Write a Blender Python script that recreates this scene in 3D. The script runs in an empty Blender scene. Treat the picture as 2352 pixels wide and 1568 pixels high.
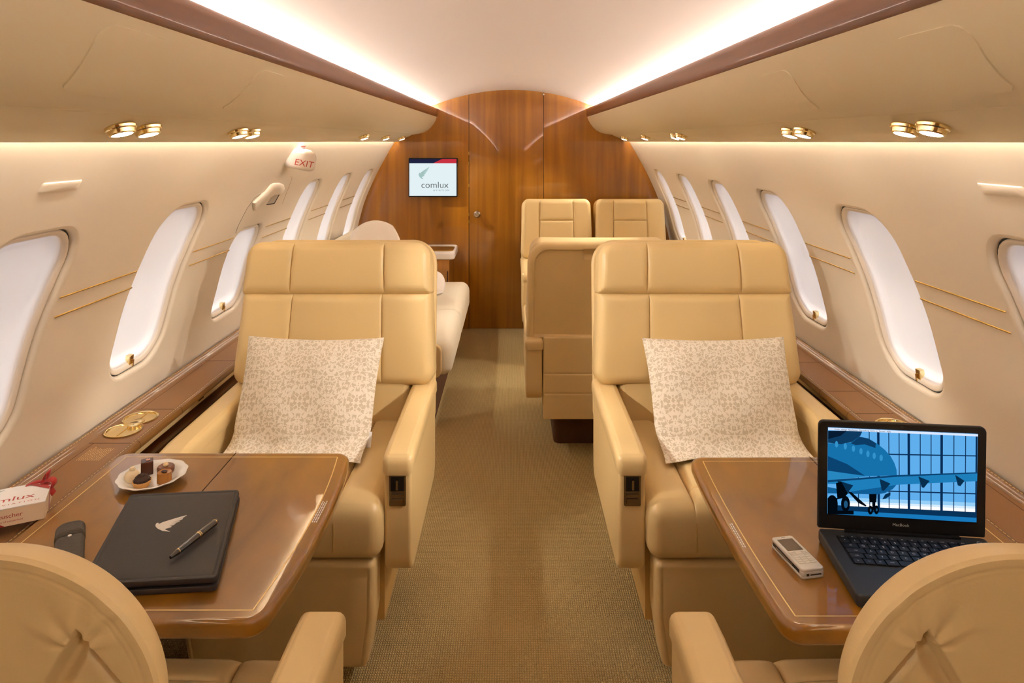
import bpy, bmesh, math, random
from mathutils import Vector, Matrix
random.seed(7)
S = bpy.context.scene
COL = S.collection
PI = math.pi
F, HC = 1568.0, 1.45          # focal length in pixels, camera height

# ------------------------------------------------------------------ colour / materials
def lin(r, g, b):
    f = lambda c: (c/255/12.92) if c/255 <= .04045 else ((c/255+.055)/1.055)**2.4
    return (f(r), f(g), f(b), 1)

def mat(name, rgb, rough=.5, metal=0, coat=0, coatr=.05, bump=0, bscale=80, var=0, vscale=6, sheen=0, spec=.5, emit=None, estr=0, sss=0):
    m = bpy.data.materials.new(name); m.use_nodes = True
    nt = m.node_tree; p = nt.nodes['Principled BSDF']
    c = lin(*rgb)
    p.inputs['Base Color'].default_value = c
    p.inputs['Roughness'].default_value = rough
    p.inputs['Metallic'].default_value = metal
    p.inputs['Coat Weight'].default_value = coat
    p.inputs['Coat Roughness'].default_value = coatr
    p.inputs['Specular IOR Level'].default_value = spec
    if sheen: p.inputs['Sheen Weight'].default_value = sheen
    if emit:
        p.inputs['Emission Color'].default_value = lin(*emit); p.inputs['Emission Strength'].default_value = estr
    tc = None
    if var or bump:
        tc = nt.nodes.new('ShaderNodeTexCoord')
    if var:
        n = nt.nodes.new('ShaderNodeTexNoise'); n.inputs['Scale'].default_value = vscale; n.inputs['Detail'].default_value = 4
        nt.links.new(tc.outputs['Object'], n.inputs['Vector'])
        mx = nt.nodes.new('ShaderNodeMix'); mx.data_type = 'RGBA'
        mx.inputs[6].default_value = tuple(x*(1-var) for x in c[:3])+(1,)
        mx.inputs[7].default_value = tuple(min(1, x*(1+var)) for x in c[:3])+(1,)
        nt.links.new(n.outputs['Fac'], mx.inputs[0]); nt.links.new(mx.outputs[2], p.inputs['Base Color'])
    if bump:
        n2 = nt.nodes.new('ShaderNodeTexNoise'); n2.inputs['Scale'].default_value = bscale; n2.inputs['Detail'].default_value = 3
        nt.links.new(tc.outputs['Object'], n2.inputs['Vector'])
        b = nt.nodes.new('ShaderNodeBump'); b.inputs['Strength'].default_value = bump; b.inputs['Distance'].default_value = .002
        nt.links.new(n2.outputs['Fac'], b.inputs['Height']); nt.links.new(b.outputs['Normal'], p.inputs['Normal'])
    return m

def wood(name, c1, c2, scale, rough=.35, coat=1, c3=None):
    m = bpy.data.materials.new(name); m.use_nodes = True
    nt = m.node_tree; p = nt.nodes['Principled BSDF']
    tc = nt.nodes.new('ShaderNodeTexCoord'); mp = nt.nodes.new('ShaderNodeMapping')
    mp.inputs['Scale'].default_value = scale
    n = nt.nodes.new('ShaderNodeTexNoise'); n.inputs['Scale'].default_value = 1; n.inputs['Detail'].default_value = 7; n.inputs['Distortion'].default_value = .6
    r = nt.nodes.new('ShaderNodeValToRGB')
    r.color_ramp.elements[0].position = .28; r.color_ramp.elements[0].color = lin(*c1)
    r.color_ramp.elements[1].position = .72; r.color_ramp.elements[1].color = lin(*c2)
    nt.links.new(tc.outputs['Object'], mp.inputs['Vector']); nt.links.new(mp.outputs['Vector'], n.inputs['Vector'])
    n2 = nt.nodes.new('ShaderNodeTexNoise'); n2.inputs['Scale'].default_value = .22; n2.inputs['Detail'].default_value = 2
    nt.links.new(mp.outputs['Vector'], n2.inputs['Vector'])
    ad = nt.nodes.new('ShaderNodeMath'); ad.operation = 'ADD'
    ml = nt.nodes.new('ShaderNodeMath'); ml.operation = 'MULTIPLY'; ml.inputs[1].default_value = .6
    m2 = nt.nodes.new('ShaderNodeMath'); m2.operation = 'MULTIPLY'; m2.inputs[1].default_value = .4
    nt.links.new(n.outputs['Fac'], ml.inputs[0]); nt.links.new(n2.outputs['Fac'], m2.inputs[0])
    nt.links.new(ml.outputs[0], ad.inputs[0]); nt.links.new(m2.outputs[0], ad.inputs[1])
    nt.links.new(ad.outputs[0], r.inputs['Fac']); nt.links.new(r.outputs['Color'], p.inputs['Base Color'])
    p.inputs['Roughness'].default_value = rough; p.inputs['Coat Weight'].default_value = coat; p.inputs['Coat Roughness'].default_value = .03
    return m

def emat(name, rgb, st):
    m = bpy.data.materials.new(name); m.use_nodes = True
    nt = m.node_tree; nt.nodes.remove(nt.nodes['Principled BSDF'])
    e = nt.nodes.new('ShaderNodeEmission'); e.inputs['Color'].default_value = lin(*rgb); e.inputs['Strength'].default_value = st
    nt.links.new(e.outputs[0], nt.nodes['Material Output'].inputs['Surface'])
    return m

def carpet_mat():
    m = bpy.data.materials.new('carpet'); m.use_nodes = True
    nt = m.node_tree; p = nt.nodes['Principled BSDF']; L = nt.links
    tc = nt.nodes.new('ShaderNodeTexCoord')
    mp = nt.nodes.new('ShaderNodeMapping'); mp.inputs['Scale'].default_value = (1, .8, 1)
    L.new(tc.outputs['Object'], mp.inputs['Vector'])
    w1 = nt.nodes.new('ShaderNodeTexWave'); w1.bands_direction = 'X'; w1.inputs['Scale'].default_value = 46; w1.inputs['Distortion'].default_value = 1.2; w1.inputs['Detail'].default_value = 3; w1.inputs['Detail Scale'].default_value = 4
    w2 = nt.nodes.new('ShaderNodeTexWave'); w2.bands_direction = 'Y'; w2.inputs['Scale'].default_value = 46; w2.inputs['Distortion'].default_value = 1.5; w2.inputs['Detail'].default_value = 2; w2.inputs['Detail Scale'].default_value = 3
    nz = nt.nodes.new('ShaderNodeTexNoise'); nz.inputs['Scale'].default_value = 260; nz.inputs['Detail'].default_value = 3
    L.new(mp.outputs[0], w1.inputs['Vector']); L.new(mp.outputs[0], w2.inputs['Vector']); L.new(tc.outputs['Object'], nz.inputs['Vector'])
    a = nt.nodes.new('ShaderNodeMath'); a.operation = 'MULTIPLY'
    a.operation = 'MULTIPLY'; L.new(w1.outputs['Fac'], a.inputs[0]); L.new(w2.outputs['Fac'], a.inputs[1])
    b = nt.nodes.new('ShaderNodeMath'); b.operation = 'MULTIPLY_ADD'; b.inputs[1].default_value = 1.1
    L.new(nz.outputs['Fac'], b.inputs[0]); L.new(a.outputs[0], b.inputs[2])
    r = nt.nodes.new('ShaderNodeValToRGB')
    r.color_ramp.elements[0].position = .0; r.color_ramp.elements[0].color = lin(126, 108, 64)
    r.color_ramp.elements[1].position = 1.1 if False else 1.0; r.color_ramp.elements[1].color = lin(214, 188, 132)
    L.new(b.outputs[0], r.inputs['Fac']); L.new(r.outputs['Color'], p.inputs['Base Color'])
    bp = nt.nodes.new('ShaderNodeBump'); bp.inputs['Strength'].default_value = .8; bp.inputs['Distance'].default_value = .004
    L.new(b.outputs[0], bp.inputs['Height']); L.new(bp.outputs['Normal'], p.inputs['Normal'])
    p.inputs['Roughness'].default_value = .95; p.inputs['Specular IOR Level'].default_value = .1
    return m

def damask_mat(name, ca, cb):
    m = bpy.data.materials.new(name); m.use_nodes = True
    nt = m.node_tree; p = nt.nodes['Principled BSDF']; L = nt.links
    tc = nt.nodes.new('ShaderNodeTexCoord'); sp = nt.nodes.new('ShaderNodeSeparateXYZ'); L.new(tc.outputs['Object'], sp.inputs[0])
    pp = nt.nodes.new('ShaderNodeMath'); pp.operation = 'PINGPONG'; pp.inputs[1].default_value = .085; L.new(sp.outputs['X'], pp.inputs[0])
    md = nt.nodes.new('ShaderNodeMath'); md.operation = 'PINGPONG'; md.inputs[1].default_value = .19; L.new(sp.outputs['Z'], md.inputs[0])
    cb_ = nt.nodes.new('ShaderNodeCombineXYZ'); L.new(pp.outputs[0], cb_.inputs[0]); L.new(md.outputs[0], cb_.inputs[1])
    nz = nt.nodes.new('ShaderNodeTexNoise'); nz.inputs['Scale'].default_value = 75; nz.inputs['Detail'].default_value = .8; nz.inputs['Distortion'].default_value = 1.3
    vo = nt.nodes.new('ShaderNodeTexVoronoi'); vo.feature = 'DISTANCE_TO_EDGE'; vo.inputs['Scale'].default_value = 66
    v2 = nt.nodes.new('ShaderNodeTexVoronoi'); v2.inputs['Scale'].default_value = 24
    for n in (nz, v2): L.new(cb_.outputs[0], n.inputs['Vector'])
    mv = nt.nodes.new('ShaderNodeVectorMath'); mv.operation = 'MULTIPLY_ADD'
    mv.inputs[1].default_value = (.02, .02, 0); L.new(nz.outputs['Color'], mv.inputs[0]); L.new(cb_.outputs[0], mv.inputs[2])
    L.new(mv.outputs[0], vo.inputs['Vector'])
    sn = nt.nodes.new('ShaderNodeMath'); sn.operation = 'MULTIPLY'; sn.inputs[1].default_value = 95; L.new(v2.outputs['Distance'], sn.inputs[0])
    sn.inputs[1].default_value = 24
    s2 = nt.nodes.new('ShaderNodeMath'); s2.operation = 'SINE'; L.new(sn.outputs[0], s2.inputs[0])
    s3 = nt.nodes.new('ShaderNodeMath'); s3.operation = 'MULTIPLY_ADD'; s3.inputs[1].default_value = .05; L.new(s2.outputs[0], s3.inputs[0]); L.new(nz.outputs['Fac'], s3.inputs[2])
    r1 = nt.nodes.new('ShaderNodeValToRGB'); r1.color_ramp.elements[0].position = .585; r1.color_ramp.elements[1].position = .615
    L.new(s3.outputs[0], r1.inputs['Fac'])
    r2 = nt.nodes.new('ShaderNodeValToRGB'); r2.color_ramp.elements[0].position = .07; r2.color_ramp.elements[1].position = .13
    r2.color_ramp.elements[0].color = (1, 1, 1, 1); r2.color_ramp.elements[1].color = (0, 0, 0, 1)
    L.new(vo.outputs['Distance'], r2.inputs['Fac'])
    mx = nt.nodes.new('ShaderNodeMath'); mx.operation = 'MAXIMUM'; L.new(r1.outputs['Color'], mx.inputs[0]); L.new(r2.outputs['Color'], mx.inputs[1])
    c = nt.nodes.new('ShaderNodeMix'); c.data_type = 'RGBA'; c.inputs[6].default_value = lin(*ca); c.inputs[7].default_value = lin(*cb)
    L.new(mx.outputs[0], c.inputs[0]); L.new(c.outputs[2], p.inputs['Base Color'])
    nb = nt.nodes.new('ShaderNodeTexNoise'); nb.inputs['Scale'].default_value = 500; L.new(tc.outputs['Object'], nb.inputs['Vector'])
    bp = nt.nodes.new('ShaderNodeBump'); bp.inputs['Strength'].default_value = .25; bp.inputs['Distance'].default_value = .001
    L.new(nb.outputs['Fac'], bp.inputs['Height']); L.new(bp.outputs['Normal'], p.inputs['Normal'])
    p.inputs['Roughness'].default_value = .8; p.inputs['Sheen Weight'].default_value = .2
    return m

M = dict(
    leather=mat('leather', (230, 201, 144), .36, bump=.06, bscale=420, var=.03, vscale=5),
    leather2=mat('leather_piping', (208, 170, 104), .4),
    liner=mat('cabin_liner', (240, 229, 210), .62, bump=.04, bscale=600, var=.015, vscale=3),
    bin=mat('overhead_liner', (234, 221, 188), .55, bump=.03, bscale=500),
    ceil=mat('headliner', (242, 232, 226), .6),
    carpet=carpet_mat(),
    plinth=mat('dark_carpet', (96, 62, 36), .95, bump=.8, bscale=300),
    bulk=wood('bulkhead_veneer', (118, 68, 2), (182, 118, 14), (16, 16, .9)),
    doorw=wood('door_veneer', (120, 70, 2), (186, 122, 16), (19, 19, .8)),
    rail=wood('rail_veneer', (78, 40, 8), (122, 72, 26), (22, 1.2, 22), rough=.45, coat=.25),
    table=wood('table_veneer', (104, 64, 2), (176, 118, 16), (7, 2.2, 7), rough=.3),
    ledge=mat('ledge_leather', (140, 98, 58), .42, bump=.05, bscale=400, var=.05, vscale=4, coat=.15),
    ledgew=mat('ledge_edge', (124, 84, 36), .35, var=.08, vscale=8, coat=.4),
    dark=mat('dark_recess', (44, 26, 14), .8),
    black=mat('black', (14, 13, 13), .4),
    seam=mat('seam_dark', (70, 38, 14), .7),
    gold=mat('polished_brass', (238, 218, 164), .12, metal=1),
    goldm=mat('satin_brass', (190, 158, 84), .35, metal=1),
    chrome=mat('smoked_chrome', (150, 140, 128), .12, metal=1),
    steel=mat('satin_nickel', (190, 180, 165), .3, metal=1),
    inlay=mat('inlay', (236, 206, 140), .3, metal=.3),
    white=mat('white_fabric', (240, 228, 216), .8, sheen=.2, bump=.1, bscale=200),
    divan=mat('divan_fabric', (236, 224, 200), .7, sheen=.1, bump=.1, bscale=250),
    tan=mat('tan_fabric', (214, 182, 130), .75),
    stitch=mat('stitching', (232, 198, 140), .6),
    gasket=mat('gasket', (40, 48, 52), .5),
    plastic=mat('white_plastic', (245, 236, 230), .4),
    china=mat('porcelain', (246, 244, 240), .12, coat=.5),
    red=mat('red_print', (190, 70, 64), .5),
    ribbon=mat('red_ribbon', (178, 36, 32), .45, sheen=.3),
    paper=mat('white_card', (250, 248, 246), .5),
    cream=mat('cream_card', (246, 226, 200), .5),
    grey=mat('grey_print', (150, 170, 165), .6),
    silverp=mat('silver_print', (226, 220, 214), .4),
    bleather=mat('black_leather', (46, 42, 42), .5, bump=.15, bscale=500),
    cleather=mat('grained_leather', (66, 58, 48), .5, bump=.8, bscale=420),
    resin=mat('black_resin', (10, 8, 8), .06, coat=1),
    lapt=mat('matte_black_polycarbonate', (44, 47, 50), .5),
    laptb=mat('laptop_bezel', (10, 10, 11), .5),
    key=mat('key_black', (18, 18, 22), .45),
    legend=mat('key_legend', (225, 225, 225), .5),
    silver=mat('silver_plastic', (214, 213, 210), .3, metal=.35),
    lcd=mat('phone_display', (92, 78, 62), .15, coat=.5),
    keym=mat('phone_key', (222, 218, 210), .3, metal=.3),
    choc=mat('dark_chocolate', (78, 40, 26), .25, bump=.3, bscale=120),
    choc2=mat('milk_chocolate', (120, 74, 42), .3, bump=.3, bscale=120),
    wchoc=mat('white_chocolate', (244, 226, 190), .35),
    caramel=mat('caramel', (176, 116, 48), .2, var=.1, vscale=60),
    pastry=mat('pastry', (222, 168, 96), .7, bump=.6, bscale=200, var=.1, vscale=80),
    nut=mat('hazelnut', (240, 214, 170), .5),
    sprink=mat('chocolate_sprinkles', (70, 44, 34), .5),
    pink=mat('pink_sugar', (240, 190, 184), .6),
    damask=damask_mat('damask', (212, 198, 174), (244, 234, 218)),
    lamp=emat('lamp_lens', (255, 238, 214), 22),
    cove=emat('cove_led', (255, 244, 235), 46),
    wash=emat('wash_led', (255, 240, 226), 32),
)
def shade_mat():
    m = bpy.data.materials.new('window_shade'); m.use_nodes = True
    nt = m.node_tree; nt.nodes.remove(nt.nodes['Principled BSDF'])
    d = nt.nodes.new('ShaderNodeBsdfPrincipled'); d.inputs['Base Color'].default_value = lin(246, 240, 236); d.inputs['Roughness'].default_value = .3
    t = nt.nodes.new('ShaderNodeBsdfTranslucent'); t.inputs['Color'].default_value = lin(250, 248, 250)
    mx = nt.nodes.new('ShaderNodeMixShader'); mx.inputs[0].default_value = .30
    nt.links.new(d.outputs[0], mx.inputs[1]); nt.links.new(t.outputs[0], mx.inputs[2]); nt.links.new(mx.outputs[0], nt.nodes['Material Output'].inputs['Surface'])
    return m
M['shade'] = shade_mat(); M['bezel'] = mat('window_bezel', (244, 234, 220), .4)
def pane_mat():
    m = bpy.data.materials.new('acrylic_pane'); m.use_nodes = True
    nt = m.node_tree; nt.nodes.remove(nt.nodes['Principled BSDF'])
    t = nt.nodes.new('ShaderNodeBsdfTransparent'); g = nt.nodes.new('ShaderNodeBsdfGlossy'); g.inputs['Roughness'].default_value = .05
    mx = nt.nodes.new('ShaderNodeMixShader'); mx.inputs[0].default_value = .06
    nt.links.new(t.outputs[0], mx.inputs[1]); nt.links.new(g.outputs[0], mx.inputs[2]); nt.links.new(mx.outputs[0], nt.nodes['Material Output'].inputs['Surface'])
    return m
M['pane'] = pane_mat()

# ------------------------------------------------------------------ geometry helpers
class G:
    """vertices + faces of one mesh"""
    def __init__(s): s.v = []; s.f = []
    def add(s, vf, mtx=None, fn=None):
        v, f = vf; b = len(s.v)
        for p in v:
            p = Vector(p)
            if fn: p = Vector(fn(p))
            if mtx is not None: p = mtx @ p
            s.v.append(p)
        s.f += [tuple(i+b for i in q) for q in f]
        return s

def obj(name, g, m, parent=None, smooth=True, angle=40, recalc=True):
    if isinstance(g, tuple): g = G().add(g)
    me = bpy.data.meshes.new(name)
    bm = bmesh.new()
    vs = [bm.verts.new(p) for p in g.v]
    for q in g.f:
        try: bm.faces.new([vs[i] for i in q])
        except ValueError: pass
    if recalc: bmesh.ops.recalc_face_normals(bm, faces=bm.faces)
    ca = math.radians(angle)
    for f in bm.faces: f.smooth = smooth
    if smooth:
        for e in bm.edges:
            if len(e.link_faces) == 2 and e.calc_face_angle(0) > ca: e.smooth = False
    bm.to_mesh(me); bm.free()
    me.materials.append(m)
    o = bpy.data.objects.new(name, me); COL.objects.link(o)
    if parent is not None: o.parent = parent
    return o

def tag(o, label=None, cat=None, group=None, kind=None):
    if label: o['label'] = label
    if cat: o['category'] = cat
    if group: o['group'] = group
    if kind: o['kind'] = kind
    return o

def thing(name, label, cat, loc=(0, 0, 0), rz=0, group=None, kind=None, mtx=None):
    o = bpy.data.objects.new(name, None); COL.objects.link(o); o.empty_display_size = .05
    if mtx is not None: o.matrix_world = mtx
    else:
        o.location = loc; o.rotation_euler = (0, 0, rz)
    return tag(o, label, cat, group, kind)

def box(x0, x1, y0, y1, z0, z1):
    v = [(x, y, z) for x in (x0, x1) for y in (y0, y1) for z in (z0, z1)]
    return v, [(0, 1, 3, 2), (4, 6, 7, 5), (0, 4, 5, 1), (2, 3, 7, 6), (0, 2, 6, 4), (1, 5, 7, 3)]

def ss(a, b, x):
    if a == b: return float(x > a)
    t = min(1, max(0, (x-a)/(b-a))); return t*t*(3-2*t)

def coords(half, r, n, extra=()):
    k = [r*(1-math.cos(i*PI/10)) for i in range(6)] if r > 1e-5 else [0]
    s = {round(-half+q, 6) for q in k} | {round(half-q, 6) for q in k}
    for i in range(n+1): s.add(round(-half+r+(2*half-2*r)*i/n, 6))
    for e in extra:
        if -half < e < half: s.add(round(e, 6))
    out = []
    for q in sorted(s):
        if not out or q-out[-1] > 2e-4: out.append(q)
    out[-1] = half
    return out

def slab(w, h, t, R=.03, rf=.01, rb=.01, nx=10, nz=10, ff=None, bf=None, ex=(), ez=(), Rb=None, Rr=None):
    """rounded slab in the XZ plane, front at -Y. R: top corner radius, Rb: bottom corner radius."""
    if Rb is None: Rb = R
    rr = max(rf, rb)
    mR = max(R, Rb)
    qs = [.2, .4, .6, .8, 1] if mR < .12 else [k/16 for k in range(1, 17)]+[(.010+q)/mR for q in (-.003, -.0015, 0, .0015, .0035, .0055, .007, .0085, .010)]
    exx = list(ex)+[s*(w/2-mR*q) for s in (-1, 1) for q in qs]
    ezz = list(ez)+[s*(h/2-mR*q) for s in (-1, 1) for q in qs]
    gx = coords(w/2, rr, nx, exx); gz = coords(h/2, rr, nz, ezz)
    V = []; Fc = []
    NX, NZ = len(gx), len(gz)
    def pt(x, z):
        r = R if z > 0 else Rb
        ax, az = abs(x), abs(z)
        dx, dz = ax-(w/2-r), az-(h/2-r)
        if r > 0 and dx > 0 and dz > 0:
            m = max(dx, dz); L = math.hypot(dx, dz)
            dx, dz = dx*m/L, dz*m/L
            return math.copysign(w/2-r+dx, x), math.copysign(h/2-r+dz, z), max(0, r-m)
        return x, z, max(0, min(w/2-ax, h/2-az))
    def off(e, r): return 0 if e >= r or r <= 0 else r-math.sqrt(max(0, r*r-(r-e)**2))
    P = [[pt(x, z) for z in gz] for x in gx]
    for side in (0, 1):
        r, fn = (rf, ff) if side == 0 else (rb, bf)
        for i in range(NX):
            for j in range(NZ):
                x, z, e = P[i][j]
                d = off(e, r)
                if fn: d += fn(x, z, e)*min(1, e/max(r, 1e-4))
                V.append((x, -t/2+d if side == 0 else t/2-d, z))
    n = NX*NZ
    for i in range(NX-1):
        for j in range(NZ-1):
            a, b, c, d = i*NZ+j, (i+1)*NZ+j, (i+1)*NZ+j+1, i*NZ+j+1
            Fc.append((a, b, c, d)); Fc.append((n+d, n+c, n+b, n+a))
    ring = [(i, 0) for i in range(NX)]+[(NX-1, j) for j in range(1, NZ)]+[(i, NZ-1) for i in range(NX-2, -1, -1)]+[(0, j) for j in range(NZ-2, 0, -1)]
    for k in range(len(ring)):
        a = ring[k]; b = ring[(k+1) % len(ring)]
        ia, ib = a[0]*NZ+a[1], b[0]*NZ+b[1]
        Fc.append((ib, ia, n+ia, n+ib))
    return V, Fc

T = Matrix.Translation
def RX(a): return Matrix.Rotation(a, 4, 'X')
def RY(a): return Matrix.Rotation(a, 4, 'Y')
def RZ(a): return Matrix.Rotation(a, 4, 'Z')
FLAT = RX(-PI/2)      # slab front -> up (+Z), slab z -> +Y
SIDE = RZ(PI/2)       # slab x -> y

def groove(d, w): return d*math.exp(-(d and 1)*w)

def gsum(x, lines, dep, wid):
    s = 0
    for c in lines: s += dep*(.7*math.exp(-abs(x-c)/(wid*.35))+.3*math.exp(-((x-c)/(wid*1.6))**2))
    return s

def near(lines, wid): return [c+k*wid for c in lines for k in (-2.6, -1.6, -.9, -.5, -.25, -.1, 0, .1, .25, .5, .9, 1.6, 2.6)]

def lathe(prof, n=32, closed=False, rmod=None):
    V = []; Fc = []
    for r, z in prof:
        for k in range(n):
            a = 2*PI*k/n; q = r*(rmod(a, r) if rmod else 1)
            V.append((q*math.cos(a), q*math.sin(a), z))
    for i in range(len(prof)-1):
        for k in range(n):
            a, b = i*n+k, i*n+(k+1) % n
            Fc.append((a, b, b+n, a+n))
    if prof[0][0] > 1e-6: Fc.append(tuple(range(n))[::-1])
    if prof[-1][0] > 1e-6: Fc.append(tuple((len(prof)-1)*n+k for k in range(n)))
    return V, Fc

def tube(pts, r, n=8):
    V = []; Fc = []; pts = [Vector(p) for p in pts]
    for i, p in enumerate(pts):
        d = (pts[min(i+1, len(pts)-1)]-pts[max(i-1, 0)]).normalized()
        u = d.cross(Vector((0, 0, 1)));
        if u.length < 1e-3: u = d.cross(Vector((1, 0, 0)))
        u.normalize(); w = d.cross(u)
        for k in range(n):
            a = 2*PI*k/n; V.append(p+u*r*math.cos(a)+w*r*math.sin(a))
    for i in range(len(pts)-1):
        for k in range(n): Fc.append((i*n+k, i*n+(k+1) % n, (i+1)*n+(k+1) % n, (i+1)*n+k))
    Fc += [tuple(range(n))[::-1], tuple((len(pts)-1)*n+k for k in range(n))]
    return V, Fc

def sweep(prof, ys, close=False, caps=False):
    """profile of (x,z) points swept along Y"""
    n = len(prof); V = [(p[0], y, p[1]) for y in ys for p in prof]; Fc = []
    for i in range(len(ys)-1):
        for k in range(n if close else n-1):
            a, b = i*n+k, i*n+(k+1) % n; Fc.append((a, b, b+n, a+n))
    if caps:
        Fc += [tuple(range(n)), tuple((len(ys)-1)*n+k for k in range(n))[::-1]]
    return V, Fc

def flat_poly(pts, t=.0004):
    """thin prism over a 2-D outline (x,z), front at -y"""
    n = len(pts)
    V = [(p[0], 0, p[1]) for p in pts]+[(p[0], t, p[1]) for p in pts]
    return V, [tuple(range(n)), tuple(range(n, 2*n))[::-1]]+[(i, (i+1) % n, n+(i+1) % n, n+i) for i in range(n)]

def text_geo(txt, size=1, align='CENTER', sx=1):
    """mesh of a line of text lying in the XZ plane"""
    c = bpy.data.curves.new('tmp', 'FONT'); c.body = txt; c.size = size; c.align_x = align; c.align_y = 'CENTER'; c.resolution_u = 3
    o = bpy.data.objects.new('tmp', c); COL.objects.link(o)
    dg = bpy.context.evaluated_depsgraph_get(); dg.update()
    me = bpy.data.meshes.new_from_object(o.evaluated_get(dg))
    V = [(v.co.x*sx, 0, v.co.y) for v in me.vertices]; Fc = [tuple(p.vertices) for p in me.polygons]
    bpy.data.objects.remove(o); bpy.data.curves.remove(c); bpy.data.meshes.remove(me)
    return V, Fc

def plane_pt(px, py, z):
    y = F*(HC-z)/(py-325.0); return Vector(((px-1176)*y/F, y, z))

# ------------------------------------------------------------------ camera, world, view
cd = bpy.data.cameras.new('camera'); cam = bpy.data.objects.new('camera', cd); COL.objects.link(cam)
cam.location = (0, 0, HC); cam.rotation_euler = (PI/2, 0, 0)
cd.sensor_width = 36; cd.lens = 24; cd.shift_y = -(784-325)/2352; cd.clip_start = .02
S.camera = cam
S.view_settings.view_transform = 'Standard'; S.view_settings.look = 'None'; S.view_settings.gamma = 1
S.view_settings.exposure = 0.85
w = bpy.data.worlds.new('sky'); S.world = w; w.use_nodes = True
nt = w.node_tree; bg = nt.nodes['Background']
tcw = nt.nodes.new('ShaderNodeTexCoord'); spw = nt.nodes.new('ShaderNodeSeparateXYZ'); rw = nt.nodes.new('ShaderNodeMapRange')
rw.inputs[1].default_value = -.35; rw.inputs[2].default_value = .35
nt.links.new(tcw.outputs['Generated'], spw.inputs[0]); nt.links.new(spw.outputs['Z'], rw.inputs[0])
crw = nt.nodes.new('ShaderNodeValToRGB'); crw.color_ramp.elements[0].color = (1, .99, .98, 1); crw.color_ramp.elements[1].color = (.12, .125, .15, 1)
nt.links.new(rw.outputs[0], crw.inputs['Fac']); nt.links.new(crw.outputs['Color'], bg.inputs['Color'])
bg.inputs[1].default_value = 2.0

# ------------------------------------------------------------------ cabin shell
YB, YN = 5.29, -2.4
ZS = [0, .15, .3, .45, .6, .724, .80, .984, 1.176, 1.318, 1.45, 1.56]
XS = [1.09, 1.15, 1.195, 1.222, 1.225, 1.212, 1.193, 1.142, 1.06, .985, .905, .825]
def _lag(z):
    i = max(0, min(len(ZS)-2, next((k-1 for k in range(1, len(ZS)) if z <= ZS[k]), len(ZS)-2)))
    z0, z1 = ZS[i], ZS[i+1]; h = z1-z0; t = (z-z0)/h
    def m(k):
        if k == 0: return (XS[1]-XS[0])/(ZS[1]-ZS[0])
        if k == len(ZS)-1: return (XS[-1]-XS[-2])/(ZS[-1]-ZS[-2])
        return (XS[k+1]-XS[k-1])/(ZS[k+1]-ZS[k-1])
    return (2*t**3-3*t*t+1)*XS[i]+(t**3-2*t*t+t)*h*m(i)+(-2*t**3+3*t*t)*XS[i+1]+(t**3-t*t)*h*m(i+1)
def WX(z): return _lag(z)
def wpt(s, y, z, d=0):
    """point d metres outside the side-wall surface (negative: inside the cabin)"""
    g = (WX(z+.01)-WX(z-.01))/.02
    n = Vector((1, 0, -g)).normalized()
    return Vector((s*(WX(z)+n.x*d), y, z+n.z*d))

tag(obj('floor', box(-1.22, 1.22, YN, YB+.05, -.04, 0), M['carpet'], smooth=False), 'woven beige carpet floor of the cabin aisle', 'floor', kind='structure')

# vaulted ceiling
vp = []
for k in range(41):
    x = -.80+1.6*k/40
    R = 1.6; z = 1.85-(R-math.sqrt(R*R-x*x)) if abs(x) <= .60 else None
    if z is None:
        z0 = 1.85-(R-math.sqrt(R*R-.60**2)); z = z0-(abs(x)-.60)*.10-max(0, abs(x)-.72)*1.1
    vp.append((x, z))
tag(obj('ceiling', sweep(vp, [YN+(YB-YN)*i/24 for i in range(25)]), M['ceil']), 'pale vaulted ceiling lit along both edges', 'ceiling', kind='structure')

# side walls with window openings
WIN_Z, WIN_H, WIN_W, WIN_R = .982, .262, .158, .098
CZ0, CZ1 = .60, 1.36
PITCH = .7035
def rray(th, a, b, R):
    c, s = math.cos(th), math.sin(th)
    lo, hi = 0, 3
    def inside(t):
        x, z = abs(c*t), abs(s*t)
        if x > a or z > b: return False
        dx, dz = x-(a-R), z-(b-R)
        return not (dx > 0 and dz > 0 and dx*dx+dz*dz > R*R)
    for _ in range(40):
        m = (lo+hi)/2
        if inside(m): lo = m
        else: hi = m
    return c*lo, s*lo
def angles(ca, cb0, cb1, n=72):
    A = [2*PI*k/n for k in range(n)]
    for t in (math.atan2(cb1, ca), math.atan2(cb1, -ca), math.atan2(cb0, -ca)+2*PI, math.atan2(cb0, ca)+2*PI): A.append(t)
    return sorted(set(round(a, 6) for a in A))
def rect_ray(th, ca, cb0, cb1):
    c, s = math.cos(th), math.sin(th)
    t = 1e9
    if abs(c) > 1e-9: t = min(t, ca/abs(c))
    if s > 1e-9: t = min(t, cb1/s)
    if s < -1e-9: t = min(t, cb0/s)
    return c*t, s*t
EXZ, EXH = .905, .182      # the emergency-exit window is shorter
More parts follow.
